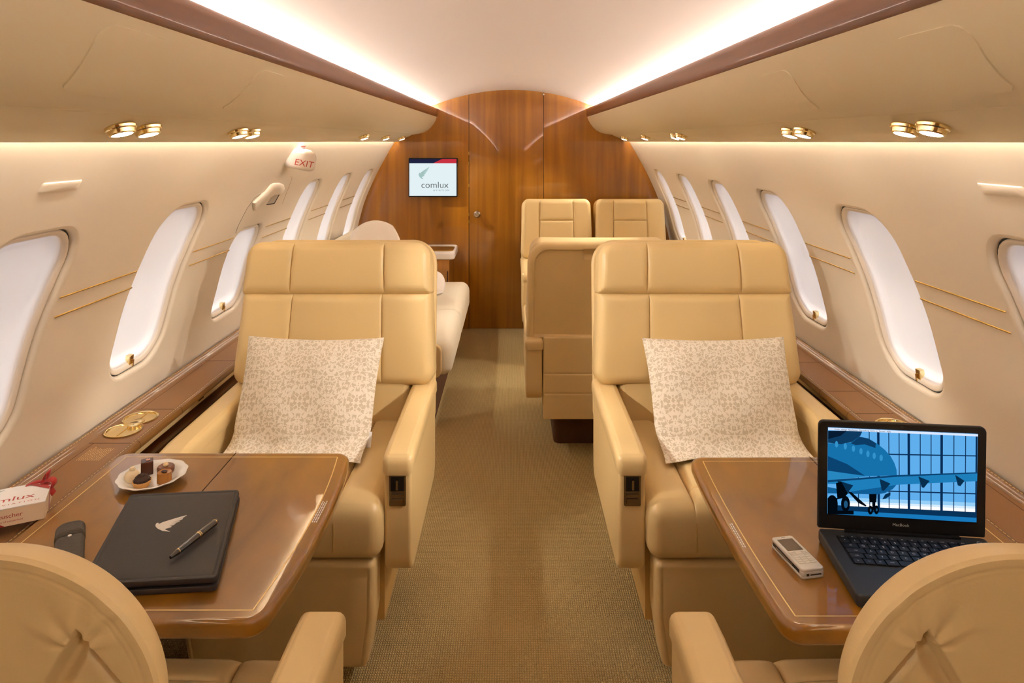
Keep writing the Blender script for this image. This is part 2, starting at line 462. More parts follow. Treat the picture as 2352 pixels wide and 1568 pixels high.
def side_wall(s, centres, name, label, ex=None):
    g = G()
    for ci, c in enumerate(centres):
        V = []; Fc = []
        K = 9
        zc, hz, rr = (EXZ, EXH, .075) if ci == ex else (WIN_Z, WIN_H, WIN_R)
        ANG = angles(PITCH/2, CZ0-WIN_Z, CZ1-WIN_Z); n = len(ANG)
        for k in range(K+1):
            q = (k/K)**1.4
            for th in ANG:
                a = rray(th, WIN_W+.014, hz+.014, rr+.014); b = rect_ray(th, PITCH/2, CZ0-WIN_Z, CZ1-WIN_Z)
                V.append(wpt(s, c+a[0]*(1-q)+b[0]*q, (zc+a[1])*(1-q)+(WIN_Z+b[1])*q))
        for k in range(K):
            for i in range(n):
                j = (i+1) % n; Fc.append((k*n+i, k*n+j, (k+1)*n+j, (k+1)*n+i))
        g.add((V, Fc))
    y0, y1 = min(centres)-PITCH/2, max(centres)+PITCH/2
    for za, zb, ya, yb, nz in ((0, CZ0, y0, y1, 10), (CZ1, 1.56, y0, y1, 8), (0, 1.56, YN, y0, 40), (0, 1.56, y1, YB+.02, 40)):
        if yb-ya < .005: continue
        zz = [za+(zb-za)*i/nz for i in range(nz+1)]
        V = [wpt(s, y, z) for y in (ya, yb) for z in zz]; m = nz+1
        g.add((V, [(i, i+1, m+i+1, m+i) for i in range(nz)]))
    o = obj(name, g, M['liner'], angle=60)
    return tag(o, label, 'wall', kind='structure')
CL = [1.495+PITCH*k*.9922 for k in range(-1, 6)]
PL = PITCH*.9922
CR = [1.352+PITCH*k for k in range(-1, 6)]
PITCH_R = PITCH
PITCH = PL
WL = side_wall(-1, CL, 'wall_left', 'curved cream left cabin wall with window openings', ex=3)
PITCH = PITCH_R
WR = side_wall(1, CR, 'wall_right', 'curved cream right cabin wall with window openings')

ordn = ['nearest', 'second', 'third', 'fourth', 'fifth', 'sixth']
def window(s, yc, idx, num, exitw=False):
    sd = 'left' if s < 0 else 'right'
    lab = f'white shaded window in the {sd} wall, {ordn[idx]} in view from the camera' if idx > 0 else (f'white shaded window cut by the {sd} edge of the photo' if idx == 0 else f'white shaded window in the {sd} wall beside the camera, out of frame')
    if exitw: lab = 'window with white shade in the emergency exit on the left wall, beside the armchair'
    r = thing(f'window_{num}', lab, 'window', kind='structure')
    N = 96; A = [2*PI*k/N for k in range(N)]
    zc, hz, rw = (EXZ, EXH, .075) if exitw else (WIN_Z, WIN_H, WIN_R)
    def ringpts(o, d):
        out = []
        for th in A:
            a = rray(th, WIN_W+o, hz+o, max(.02, rw+o))
            out.append(wpt(s, yc+a[0], zc+a[1], d))
        return out
    def rings(lst):
        V = [p for l in lst for p in l]; Fc = []
        for k in range(len(lst)-1):
            for i in range(N):
                j = (i+1) % N; Fc.append((k*N+i, k*N+j, (k+1)*N+j, (k+1)*N+i))
        return V, Fc
    obj('window_frame', rings([ringpts(.015, 0), ringpts(.010, .0005), ringpts(.006, .0025), ringpts(.003, .006), ringpts(.0015, .010), ringpts(.001, .016)]), M['liner'], r, angle=70)
    obj('gasket', rings([ringpts(.001, .016), ringpts(-.003, .016), ringpts(-.003, .026)]), M['gasket'], r)
    obj('window_bezel', rings([ringpts(-.003, .024), ringpts(-.0033, .013), ringpts(-.005, .0115), ringpts(-.009, .0122), ringpts(-.015, .0155), ringpts(-.018, .0195), ringpts(-.019, .030)]), M['bezel'], r, angle=70)
    lst = [ringpts(-.0185, .021), ringpts(-.021, .0245), ringpts(-.026, .0295), ringpts(-.033, .035), ringpts(-.042, .0395), ringpts(-.052, .042)]
    for f in (.8, .6, .4, .2, .05):
        q = [rray(th, WIN_W-.052, hz-.052, max(.02, rw-.052)) for th in A]
        lst.append([wpt(s, yc+a[0]*f, zc+a[1]*f, .042+.005*(1-f)) for a in q])
    V, Fc = rings(lst); Fc.append(tuple(range((len(lst)-1)*N, len(lst)*N)))
    obj('window_shade', (V, Fc), M['shade'], r, angle=70)
    V, Fc = rings([ringpts(.0, .060), ringpts(-.06, .060)]); Fc.append(tuple(range(N, 2*N)))
    obj('window_pane', (V, Fc), M['pane'], r)
    # brass latch at the foot of the shade
    p = wpt(s, yc+.0, zc-hz+.026, .022)
    g = G(); mt = T(p) @ RY(-s*.12)
    g.add(slab(.022, .03, .016, .003, .002, .002, 2, 2), mt @ SIDE)
    g.add(box(-.004, .004, -.003, .003, -.022, .0), mt @ T(Vector((-s*.008, .004, 0))))
    obj('latch', g, M['gold'], r)
    return r
nwin = 0
for i, c in enumerate(CL):
    nwin += 1; window(-1, c, i-1, nwin, exitw=(i == 3))
for i, c in enumerate(CR):
    nwin += 1; window(1, c, i-1, nwin)

# twin brass inlay strips between the windows
def strip(s, y0, y1, z):
    N = 8; V = []; h = .0025
    for k in range(N+1):
        y = y0+(y1-y0)*k/N
        V += [wpt(s, y, z+h, -.0003), wpt(s, y, z+h*.5, -.0022), wpt(s, y, z-h*.5, -.0022), wpt(s, y, z-h, -.0003)]
    return V, [(k*4+i, k*4+i+1, k*4+5+i, k*4+4+i) for k in range(N) for i in range(3)]
for s, C, P, W_ in ((-1, CL, PL, WL), (1, CR, PITCH_R, WR)):
    for c in C[1:-1]:
        for z in (1.067, 1.016):
            sh = .012*(1.067-z)/.05
            obj('brass_strip', strip(s, c+P/2-.172+sh, c+P/2+.172+sh, z), M['goldm'], W_)
    # blank oval cover plate high on the wall
    yc = 1.458 if s < 0 else 1.343
    V = []; N = 24
    def pp(f, d): return [wpt(s, yc+f*.060*math.copysign(min(1, abs(math.cos(t))*1.35), math.cos(t)), 1.355+f*.0095*math.copysign(min(1, abs(math.sin(t))*1.5), math.sin(t)), d) for t in [2*PI*k/N for k in range(N)]]
    V = pp(1.08, .0)+pp(1, -.0028)+pp(.85, -.0034)
    obj('cover_plate', (V, [(k*N+i, k*N+(i+1) % N, (k+1)*N+(i+1) % N, (k+1)*N+i) for k in range(2) for i in range(N)]+[tuple(range(2*N, 3*N))]), M['liner'], W_)

# emergency exit hatch cover above the third left window
ex = thing('exit_handle_cover', 'cream handle cover on the emergency exit above the third left window', 'handle cover')
def wpoly(pts, d): return [wpt(-1, y, z, d) for y, z in pts]
def ringmesh(L):
    n = len(L[0]); V = [p for l in L for p in l]
    return V, [(k*n+i, k*n+(i+1) % n, (k+1)*n+(i+1) % n, (k+1)*n+i) for k in range(len(L)-1) for i in range(n)]+[tuple(range((len(L)-1)*n, len(L)*n))]
cv = [(2.748, 1.205), (2.80, 1.236), (2.829, 1.245), (2.850, 1.270), (2.88, 1.276), (2.96, 1.272), (3.02, 1.262), (3.062, 1.244), (3.066, 1.226), (3.03, 1.222), (2.95, 1.224), (2.87, 1.205), (2.80, 1.17)]
def shrink(f): 
    cy, cz = sum(p[0] for p in cv)/len(cv), sum(p[1] for p in cv)/len(cv)
    return [(cy+(p[0]-cy)*f, cz+(p[1]-cz)*f) for p in cv]
obj('cover', ringmesh([wpoly(cv, -.001), wpoly(shrink(.99), -.008), wpoly(shrink(.93), -.013), wpoly(shrink(.5), -.015)]), M['liner'], ex, angle=55)
gq = [(2.936, 1.177), (3.049, 1.172), (3.059, 1.214), (2.962, 1.216)]
gi = [(2.950, 1.181), (3.036, 1.177), (3.046, 1.211), (2.968, 1.2125)]
obj('grip', ringmesh([wpoly(gq, -.0006), wpoly(gi, -.0012)]), M['steel'], ex, smooth=False)
obj('grip_edge', ringmesh([wpoly([gq[0], gq[1], gq[2], (3.046, 1.2125), (3.037, 1.1765), (2.946, 1.181)], -.0012)]), M['dark'], ex, smooth=False)
hs = [(2.722, 1.085), (2.712, 1.11), (2.715, 1.14), (2.722, 1.184), (2.748, 1.222), (2.80, 1.236)]
obj('hatch_seam', tube(wpoly(hs, .0003), .0012, 6), M['dark'], ex)
obj('hatch_seam', tube(wpoly([(3.075, 1.292), (3.105, 1.290), (3.122, 1.277), (3.148, 1.229), (3.17, 1.16)], .0004), .0010, 6), M['goldm'], ex)
def qpatch(y0, y1, z0, z1, d, s=-1, sk=0): return [wpt(s, y0, z0, d), wpt(s, y1, z0, d), wpt(s, y1+sk, z1, d), wpt(s, y0+sk, z1, d)]

# overhead panels, crown rails, trough and light strips
OP = [(.581, 1.643), (.592, 1.615), (.606, 1.59), (.627, 1.562), (.652, 1.538), (.682, 1.521), (.716, 1.5105), (.755, 1.505), (.7565, 1.5035), (.7585, 1.5045), (.772, 1.503), (.79, 1.4935), (.80, 1.4895), (.828, 1.479), (.852, 1.4685), (.856, 1.463), (.863, 1.456), (.867, 1.4485), (.871, 1.4485), (.873, 1.453), (.867, 1.470), (.84, 1.495), (.76, 1.54)]
def op_z(x):
    for (x0, z0), (x1, z1) in zip(OP, OP[1:]):
        if x0 <= x <= x1 and x1 > x0: return z0+(z1-z0)*(x-x0)/(x1-x0)
def op_solve(px, py):
    s = -1 if px < 1176 else 1; dx = abs(px-1176); dy = 325-py
    best = None
    for k in range(2000):
        x = .5815+(.80-.5815)*k/1999; y = x*F/dx; e = abs((op_z(x)-HC)*F/y-dy)
        if best is None or e < best[0]: best = (e, x, y)
    return s, best[1], best[2]
ceilp = {}
for s in (-1, 1):
    sd = 'left' if s < 0 else 'right'
    p = [(s*x, z) for x, z in OP]
    o = obj('ceiling_panel_'+sd, sweep(p, [YN, -1, 0, 1, 2, 3, 4, YB-.004]), M['bin'], angle=50)
    tag(o, f'long curved beige overhead panel above the {sd} windows', 'overhead panel', kind='structure'); ceilp[s] = o
    pr = [(.578, 1.646), (.5765, 1.66), (.577, 1.688), (.5785, 1.700), (.582, 1.706), (.587, 1.7065), (.590, 1.702), (.591, 1.668), (.74, 1.66), (.74, 1.652), (.59, 1.640), (.581, 1.641)]
    t = obj('trim_1' if s < 0 else 'trim_2', sweep([(s*x, z) for x, z in pr], [YN, 0, 2, 4, YB-.004], close=True, caps=True), M['rail'], angle=35)
    tag(t, f'glossy dark wooden rail along the {sd} edge of the lit ceiling', 'trim', kind='structure')
    tag(obj('cove_light_strip', sweep([(s*.650, 1.690), (s*.695, 1.690), (s*.695, 1.684), (s*.650, 1.684)], [YN+.1, YB-.03], close=True, caps=True), M['cove'], smooth=False), f'glowing light strip hidden behind the {sd} wooden ceiling rail', 'light')
    tag(obj('wash_light_strip', sweep([(s*.853, 1.489), (s*.863, 1.480), (s*.866, 1.486)], [YN+.1, YB-.03], close=True, caps=True), M['wash'], smooth=False), f'glowing light strip washing the top of the {sd} wall', 'light')

def bin_door(corners, num):
    s, pts = 1, []
    P = [op_solve(*c) for c in corners]; s = P[0][0]
    uv = [(x, y) for _, x, y in P]
    c = (sum(u for u, _ in uv)/4, sum(v for _, v in uv)/4)
    # rounded quadrilateral in (x,y)
    out = []
    for i in range(4):
        a, b, d = Vector(uv[i-1]), Vector(uv[i]), Vector(uv[(i+1) % 4])
        r = .22
        for k in range(7):
            t = k/6; p0, p2 = b.lerp(a, r), b.lerp(d, r)
            out.append((1-t)**2*p0+2*t*(1-t)*b+t*t*p2)
    dense = []
    for i in range(len(out)):
        a, b = out[i], out[(i+1) % len(out)]; n = max(1, int((b-a).length/.012))
        for k in range(n): dense.append(a.lerp(b, k/n))
    def ring(f, d):
        L = []
        for q in dense:
            x = c[0]+(q[0]-c[0])*f; y = c[1]+(q[1]-c[1])*f
            g = (op_z(min(.799, x+.004))-op_z(max(.5815, x-.004)))/.008
            n = Vector((g, 0, -1)).normalized() if True else None
            L.append(Vector((s*(x+n.x*d), y, op_z(x)+n.z*d)))
        return L
    L = [ring(1, -.0008), ring(.994, .0022), ring(.982, .0022)]+[ring(f, .0022) for f in (.85, .7, .55, .4, .25, .1)]
    obj('access_door', ringmesh(L), M['bin'], ceilp[s], angle=60)
bin_door([(232, 46), (402, 96), (322, 232), (128, 206)], 0)
bin_door([(2040, 92), (2222, 46), (2345, 206), (2158, 232)], 0)
bin_door([(1738, 176), (1812, 156), (1890, 252), (1806, 266)], 0)
bin_door([(595, 156), (662, 176), (590, 262), (500, 250)], 0)

# reading lights
def reading_light(s, y, label, tilt):
    x = .815; r = thing('reading_light', label, 'reading light', group='brass reading lights under the overhead panels')
    r.matrix_world = T(Vector((s*x, y, op_z(.818)))) @ RZ(tilt[1]) @ RY(s*tilt[0])
    obj('bezel', lathe([(.029, .0), (.031, -.003), (.030, -.008), (.027, -.010), (.0255, -.018), (.021, -.020), (.020, -.0175)], 28), M['gold'], r)
    obj('lens', lathe([(.0, -.0185), (.020, -.019)], 24), M['lamp'], r)
    return r
spots = []
LY = [(1.42, 'nearest camera'), (1.523, 'second from camera'), (2.03, 'third from camera'), (2.13, 'fourth from camera'), (3.75, 'fifth from camera'), (4.39, 'sixth from camera'), (5.03, 'last before the wooden bulkhead')]
RYs = [(1.32, 'nearest camera'), (1.41, 'second from camera'), (1.90, 'third from camera'), (1.99, 'fourth from camera'), (3.28, 'fifth from camera'), (3.39, 'sixth from camera'), (4.16, 'seventh from camera'), (4.93, 'last before the wooden bulkhead')]
for s, L in ((-1, LY), (1, RYs)):
    for y, l in L:
        reading_light(s, y, f'brass reading light on the {"left" if s < 0 else "right"} overhead panel, {l}', (.3, .25*s))

# far bulkhead with door
bk = G().add(box(-1.3, -.336, YB, YB+.04, 0, 2.0)).add(box(.246, 1.3, YB, YB+.04, 0, 2.0)).add(box(-.34, .25, YB+.012, YB+.04, 0, 2.0))
tag(obj('wall_far', bk, M['bulk'], smooth=False), 'glossy brown wood veneer bulkhead closing the cabin', 'wall', kind='structure')
dr = thing('door_1', 'glossy wood veneer door in the middle of the bulkhead, round knob at left', 'door', kind='structure')
obj('door_leaf', slab(.574, 1.985, .008, .001, .001, .001, 2, 2), M['doorw'], dr).matrix_local = T(Vector((-.045, YB+.006, .995)))
obj('door_gap', G().add(box(-.3365, -.3325, YB+.0015, YB+.011, 0, 1.9)).add(box(.2425, .2465, YB+.0015, YB+.011, 0, 1.9)), M['dark'], dr, smooth=False)
kn = obj('knob', lathe([(.0, -.045), (.018, -.043), (.026, -.034), (.026, -.026), (.012, -.018), (.011, -.004), (.024, -.002), (.024, 0)], 28), M['steel'], dr)
kn.matrix_local = T(Vector((-.27, YB+.002, .888))) @ RX(-PI/2)
for z in (.83, .885, 1.11, 1.28, 1.36):
    obj('hinge', box(-.338, -.331, YB-.004, YB+.003, z-.012, z+.012), M['goldm'], dr, smooth=False)
obj('hinge', lathe([(.0, -.008), (.006, -.007), (.009, 0)], 14), M['steel'], dr).matrix_local = T(Vector((.243, YB, 1.815))) @ RX(-PI/2)
tag(obj('wall_near', box(-1.3, 1.3, YN-.04, YN, 0, 2.0), M['bulk'], smooth=False), 'wood bulkhead behind the camera', 'wall', kind='structure')

# wing emblem used on screen, folio and box (unit outline)
WING = [(0, .52), (.03, .60), (.09, .63), (.11, .57), (.25, .66), (.45, .75), (.75, .88), (1, .98), (.90, .88), (.62, .745), (.60, .735), (.88, .84), (.86, .80), (.82, .765), (.55, .655), (.53, .64), (.78, .72), (.76, .69), (.70, .65), (.50, .575), (.48, .56), (.66, .615), (.62, .57), (.57, .52), (.45, .49), (.44, .475), (.52, .475), (.50, .43), (.42, .39), (.28, .34), (.46, .22), (.22, .26), (.08, .36), (.015, .44)]
def wing(s, sh=1.0): return flat_poly([(x*s, z*s*sh) for x, z in WING], .0003)

# wall monitor
mo = thing('wall_monitor', 'lit flat screen showing a wing emblem and comlux, on wood bulkhead', 'screen', (-.608, YB-.022, 1.173))
obj('housing', slab(.376, .30, .04, .006, .003, .003, 2, 2), M['black'], mo)
E1 = emat('screen_white', (226, 240, 244), .56); E2 = emat('screen_navy', (34, 36, 66), .5); E3 = emat('screen_red', (206, 52, 66), .52); E4 = emat('screen_grey', (118, 122, 122), .46); E5 = emat('screen_sage', (168, 200, 196), .52)
sc = obj('display', box(-.181, .181, -.0225, -.021, -.140, .110), E1, mo, smooth=False)
obj('banner', box(-.181, .0, -.0225, -.021, .110, .143), E2, mo, smooth=False)
b = obj('banner', (([(0, -.0225, .110), (.181, -.0225, .110), (.181, -.0225, .143), (.07, -.0225, .143)]), [(0, 1, 2, 3)]), E3, mo, smooth=False)
obj('banner', (([(0, -.0224, .110), (.08, -.0224, .143), (0, -.0224, .143)]), [(0, 1, 2)]), E2, mo, smooth=False)
obj('emblem', G().add(flat_poly([(x*.084, (z-.22)*.125) for x, z in WING], .0003), T(Vector((-.109, -.0232, -.012)))), E5, mo, smooth=False)
obj('wordmark', G().add(text_geo('comlux', .068, sx=1.05), T(Vector((.015, -.0232, -.058)))).add(text_geo('A V I A T I O N', .017, sx=1.1), T(Vector((.065, -.0232, -.098)))), E4, mo, smooth=False)

# ------------------------------------------------------------------ side ledges
LP = [(1.215, .612), (1.208, .622), (1.198, .624), (1.188, .618), (1.182, .6105), (1.178, .6095), (1.062, .6095), (1.058, .612), (1.048, .6165), (1.040, .614), (1.035, .606), (1.036, .596), (1.045, .588), (1.062, .584), (1.078, .583)]
for s in (-1, 1):
    sd = 'left' if s < 0 else 'right'
    L = thing('side_ledge', f'brown leather ledge running under the {sd} windows, with cup holders', 'ledge')
    Y0, Y1 = .2, 3.35 if s < 0 else 3.9
    core = G().add(sweep([(s*x, z) for x, z in LP[5:7]], [Y0, Y1]))
    obj('ledge_top', core, M['ledge'], L)
    obj('ledge_edge', sweep([(s*x, z) for x, z in LP[:6]], [Y0, 1, 2, Y1]), M['ledgew'], L)
    obj('ledge_edge', sweep([(s*x, z) for x, z in LP[6:]], [Y0, 1, 2, Y1]), M['ledgew'], L)
    obj('fascia', G().add(box(min(s*1.078, s*1.1), max(s*1.078, s*1.1), Y0, Y1, .548, .584)), M['leather'], L, smooth=False)
    obj('side_panel', G().add(box(min(s*1.090, s*1.11), max(s*1.090, s*1.11), Y0, Y1, .12, .548)).add(box(min(s*1.05, s*1.1), max(s*1.05, s*1.1), Y0, Y1, .515, .535)), M['rail'], L, smooth=False)
    g = G()
    ys = (1.20, 1.903, 2.145, 2.62, 3.1) if s < 0 else (1.1, 1.86, 2.11, 2.30, 2.60, 3.1, 3.6)
    for y in ys:
        g.add(box(min(s*1.058, s*1.181), max(s*1.058, s*1.181), y-.001, y+.001, .607, .6098))
        g.add(sweep([(s*x, z) for x, z in [(q[0]-.0004, q[1]+.0003) for q in LP[6:13]]], [y-.001, y+.001]))
    for a, b in zip(ys, ys[1:]):
        if abs(a-1.903) < .06 and b < 2.2: continue
        g.add(box(min(s*1.165, s*1.1665), max(s*1.165, s*1.1665), a, b, .607, .6097))
    obj('panel_seam', g, M['seam'], L, smooth=False)
    g = G(); y = Y0+.3
    while y < Y1-.05:
        if y < 3.2:
            for x, z in ((1.198, .6238), (1.049, .6162)): g.add(box(s*x-.0009, s*x+.0009, y, y+.008, z-.0006, z+.0005))
        y += .0125
    tag(obj('stitching', g, M['stitch'], L, smooth=False), None, kind='stuff')
    # cup holder pair
    for y in (2.072, 1.981):
        yy = y+(0 if s < 0 else -.055)
        c = obj('cup_holder', lathe([(.049, .0), (.050, .003), (.047, .0045), (.0445, .003), (.044, 0), (.042, -.004), (.0, -.004)] if y > 2 else [(.049, .0), (.050, .003), (.047, .0045), (.0445, .003), (.043, -.0), (.040, -.0022), (.0, -.0022)], 36), M['gold'], L)
        c.location = (s*1.128, yy, .6105)
        iy = -.034 if y > 2 else .034
        h = obj('holder_hub', lathe([(.018, -.004), (.018, .006), (.015, .0075), (.0, .0075)], 24), M['gold'], c); h.location = (s*-.012, iy, 0)
        obj('holder_rib', box(-.0015, .0015, -.04, .04, -.004, .0015), M['gold'], c, smooth=False)
    for k, y in enumerate((1.935, 1.895, 1.855)):
        b = obj('fascia_button', lathe([(.0, .005), (.008, .005), (.009, .003), (.011, .004), (.013, .001), (.013, 0)], 20), M['chrome'], L)
        b.matrix_local = T(Vector((s*1.0778, y+(0 if s < 0 else -.05), .566))) @ RY(-s*PI/2)
    obj('catch', box(min(s*1.07, s*1.08), max(s*1.07, s*1.08), 2.33, 2.37, .562, .572), M['gold'], L, smooth=False)
    if s < 0:
        g = G()
        for k in range(11):
            y = 1.80
            while y < 1.875-random.random()*.01:
                q = .002+random.random()*.007
                g.add(box(-1.150+.0058*k, -1.1483+.0058*k, y, y+q, .6096, .6098)); y += q+.0022
        obj('printed_notice', g, M['stitch'], L, smooth=False)

# ------------------------------------------------------------------ club chairs
def chair(label, loc, rz, W=.70, ctrl=1, group='tan leather club chairs', rec=11, top=.60, rear=None, seams=.168, hrest=.185, shellR=.09, cross=None, name='club_chair', arms=(1, 1), legrest=True, seatz=0, baser=.05):
    r = thing(name, label, 'chair', loc, rz, group)
    m = M['leather']
    # base
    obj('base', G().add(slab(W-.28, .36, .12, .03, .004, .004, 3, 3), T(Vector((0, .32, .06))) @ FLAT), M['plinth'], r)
    obj('seat_frame', G().add(box(-W/2+.085, W/2-.085, .05, .54, .12 if rear != 'pocket' else .2, .33)), M['leather2'], r, smooth=False)
    # seat cushion
    cw = W-.155; sx = (-cw/2+.125, cw/2-.125)
    def sf(x, z, e):
        cz = z  # along depth, front is -z
        cross_d = .008*math.exp(-abs(cz+.205)/.003) if sx[0] < x < sx[1] else 0
        pf = -.012*math.cos(min(1, abs(x)/(cw/2))*PI/2)
        return gsum(x, sx, .022, .010)+cross_d+pf
    cz = .58
    g = G().add(slab(cw, cz, .155, .035, .05, .035, 14, 14, ff=sf, ex=near(sx, .010), ez=near((-.205,), .006)), T(Vector((0, .245, .412))) @ FLAT)
    obj('seat_cushion', g, m, r)
    # pleat down the front of the cushion
    for sg in (-1, 1): obj('seat_piping', tube([(sg*(cw/2-.125), -.046, .365), (sg*(cw/2-.125), -.0458, .44)], .0013, 6), M['leather2'], r)
    if legrest:
        tp = lambda p: Vector((p.x*(1-.16*max(0, .5-(p.z+.14)/.28)), p.y-.012*math.cos(p.z/.14*1.2), p.z))
        def lf(x, z, e): return .002*math.exp(-((e-.02)/.003)**2)
        obj('legrest', G().add(slab(cw-.035, .285, .09, .02, .016, .01, 10, 10, ff=lf, ex=[s*(cw/2-.0175-.02+k*.002) for s in (-1, 1) for k in (-2, -1, 0, 1, 2)]), T(Vector((0, .012, .19))), fn=tp), m, r)
    # armrests
    for i, s in enumerate((-1, 1)):
        if not arms[i]: continue
        x = s*(W/2-.041); ao = .115 if arms[i] == 2 else 0; al, ad = (.085, .05) if rear == 'pocket' else (0, 0)
        a = obj('armrest', G().add(slab(.585-ao+al, .30-ad, .074, .02, .010, .010, 8, 6, Rb=.055), T(Vector((x, .2955+ao/2+al/2, .418-ad/2))) @ SIDE), m, r)
        def droop(p):  # p before FLAT: z is depth
            f = max(0, (-.25+ao/2-al/2-p.z)/.05)
            return Vector((p.x, p.y+.010*f*f, p.z))
        def pf(xx, z, e): return .0018*math.exp(-((e-.013)/.0025)**2)
        obj('arm_pad', G().add(slab(.084, .612-ao+al, .048, .018, .020, .004, 4, 10, ff=pf), T(Vector((x, .302+ao/2+al/2, .581-ad))) @ FLAT, fn=droop), m, a)
        obj('arm_seam', tube([(x-.036, .0022+ao, .554), (x+.036, .0022+ao, .554)], .0012, 6), M['leather2'], a)
        if s == ctrl:
            c = obj('control_panel', slab(.046, .086, .008, .004, .002, .002, 2, 2), M['chrome'], a); c.location = (x, .0015, .506)
            obj('control_window', G().add(box(-.018, .018, -.0052, -.0038, -.002, .037)), M['black'], c, smooth=False)
            obj('control_lever', G().add(box(-.003, .003, -.011, -.004, .004, .03)).add(box(-.016, .016, -.010, -.004, -.014, -.008)).add(box(-.016, .016, -.008, -.004, -.036, -.022)), M['chrome'], c, smooth=False)
    # backrest (leaning)
    B = T(Vector((0, .50, .50))) @ RX(-math.radians(rec))
    lo, hi = .105, top-hrest+.008
    h = hi-lo
    vs = (-seams, seams)
    tw = .025
    def taper(p): return Vector((p.x*(1-.055*(p.z+h/2)/max(h, .01)), p.y+.018*(abs(p.x)/(W/2))**3*-1, p.z))
    if cross is None:
        def bf1(x, z, e): return gsum(x, vs, .009, .006)-.012*math.cos(min(1, abs(x)/seams)*PI/2 if abs(x) < seams else PI/2)
        exx = near(vs, .006); ezz = []
    else:
        def bf1(x, z, e):
            d = gsum(x, vs, .012, .009)
            if abs(x) < seams: d += .012*math.exp(-abs(z-(cross-lo-h/2))/.005)-.006
            return d
        exx = near(vs, .009); ezz = near((cross-lo-h/2,), .010)
    Wk = W if rear != 'notch' else W*.76
    g = G().add(slab(Wk, h, .13, (.012 if rear != 'notch' else .05) if hrest else .05, .035, .02, 20, 12, ff=bf1, ex=exx, ez=ezz, Rb=.05), B @ T(Vector((0, .06, lo+h/2))), fn=taper)
    g.add(slab(W-.175, .22, .10, .02, .03, .01, 8, 4), B @ T(Vector((0, .06, .06))))
    br = obj('backrest', g, m, r)
    if hrest:
        hw = W*(.955 if rear != 'notch' else .74)
        def bf2(x, z, e): return gsum(x, vs, .012, .007)-.010*math.cos(min(1, abs(z)/(hrest/2))*PI/2)
        def tp2(p): return Vector((p.x*(1-.035*(p.z/hrest+.5)), p.y-.018*(abs(p.x)/(W/2))**3, p.z))
        obj('headrest', G().add(slab(hw, hrest, .135, .055 if rear != 'notch' else .12, .03, .03, 20, 8, ff=bf2, ex=near(vs, .007), Rb=.012), B @ T(Vector((0, .055, top-hrest/2))), fn=tp2), m, r)
    # rear shell
    sh, sw = top+.03, W*.985
    exb, ezb = [], []
    fb = None
    if rear == 'notch':
        ax, az = W/2-.056, (top+.151)/2-.064     # apex of the inverted V each side
        def fb(x, z, e):
            d = .0006*math.exp(-abs(e-.010)/.0012)+.0005*math.exp(-abs(e-.015)/.0012)
            u = az-z; xx = abs(x)-ax
            if u > 0:
                a = min(xx+.62*u, .70*u-xx)
                d += (.018*ss(0, .008, a)-.008*ss(.012, .026, a))*ss(.16, .10, u)
            q = math.hypot(xx, u)
            if q < .06 and u < .02:
                an = math.atan2(xx, -u+.02)
                d += .0012*math.sin(an*8)*ss(.05, .01, q)*ss(0, .012, q)
            return d
        exb = [sx_*(ax+k*.003) for sx_ in (-1, 1) for k in range(-26, 18)]+[sx_*(ax+k*.0015) for sx_ in (-1, 1) for k in range(-30, 30)]; ezb = [az+.03-k*.003 for k in range(44)]+[az+.012-k*.0015 for k in range(60)]
    elif rear == 'pocket':
        def fb(x, z, e):
            d = .012*ss(.030, .036, e)
            # hand hold near the top
            hx = x; hz = z-(sh/2-.045)
            a = max(abs(hx)/.085, abs(hz)/.016)
            d += .02*ss(1.05, .9, a)
            return d
        exb = [s*(sw/2-.036+k*.003) for s in (-1, 1) for k in range(-2, 4)]+[s*(.085+k*.003) for s in (-1, 1) for k in range(-3, 4)]; ezb = [sh/2-.036+k*.003 for k in range(-14, 8)]
    sb = -.03 if rear != 'pocket' else .045
    sh2 = top+(.012 if rear != 'notch' else .121)-sb
    if rear == 'pocket':
        sh = sh2
        def pk_(x, z, e): return .004*math.exp(-((z-.02)/.003)**2)+.004*math.exp(-((z+.07)/.003)**2)
        obj('lower_back_panel', G().add(slab(W-.165, .375, .04, .006, .008, .008, 8, 8, bf=pk_, ez=near((.02, -.07), .003)), T(Vector((0, .66, .375)))), m, r)
    st, srf, srb, sy = (.045, .01, .03, .135) if rear != 'notch' else (.050, .046, .004, .127)
    if rear == 'notch': sw = W*1.028
    def stp(p): return Vector((p.x*(1-.02*(p.z/sh2+.5)), p.y-.012*(abs(p.x)/(W/2))**2, p.z))
    if rear == 'notch': sh = sh2
    obj('back_shell', G().add(slab(sw, sh2, st, shellR, srf, srb, 14 if rear != 'notch' else 60, 14 if rear != 'notch' else 60, bf=fb, ex=exb, ez=ezb, Rb=.03), B @ T(Vector((0, sy, sb+sh2/2))), fn=stp), m, r)
    return r

chair('tan leather armchair with damask cushion behind the chocolates table, left of aisle', (-.622, 1.85, 0), 0, W=.705, ctrl=1)
chair('tan leather armchair with damask cushion behind the laptop table, right of aisle', (.648, 1.85, 0), 0, W=.725, ctrl=-1)
chair('tan leather armchair seen from behind at lower left, cut by the frame', (-.652, 1.25, 0), PI, W=.70, ctrl=None, rec=4, rear='notch', shellR=.14, top=.50, arms=(1, 2))
chair('tan leather armchair seen from behind at lower right, cut by the frame', (.636, 1.25, 0), PI, W=.70, ctrl=None, rec=4, rear='notch', shellR=.14, top=.50, arms=(2, 1))
chair('tan leather chair turned away, its plain back beside the aisle behind the right armchair', (.405, 3.78, 0), PI, W=.69, ctrl=None, rec=7, rear='pocket', top=.505, hrest=.16, shellR=.10)
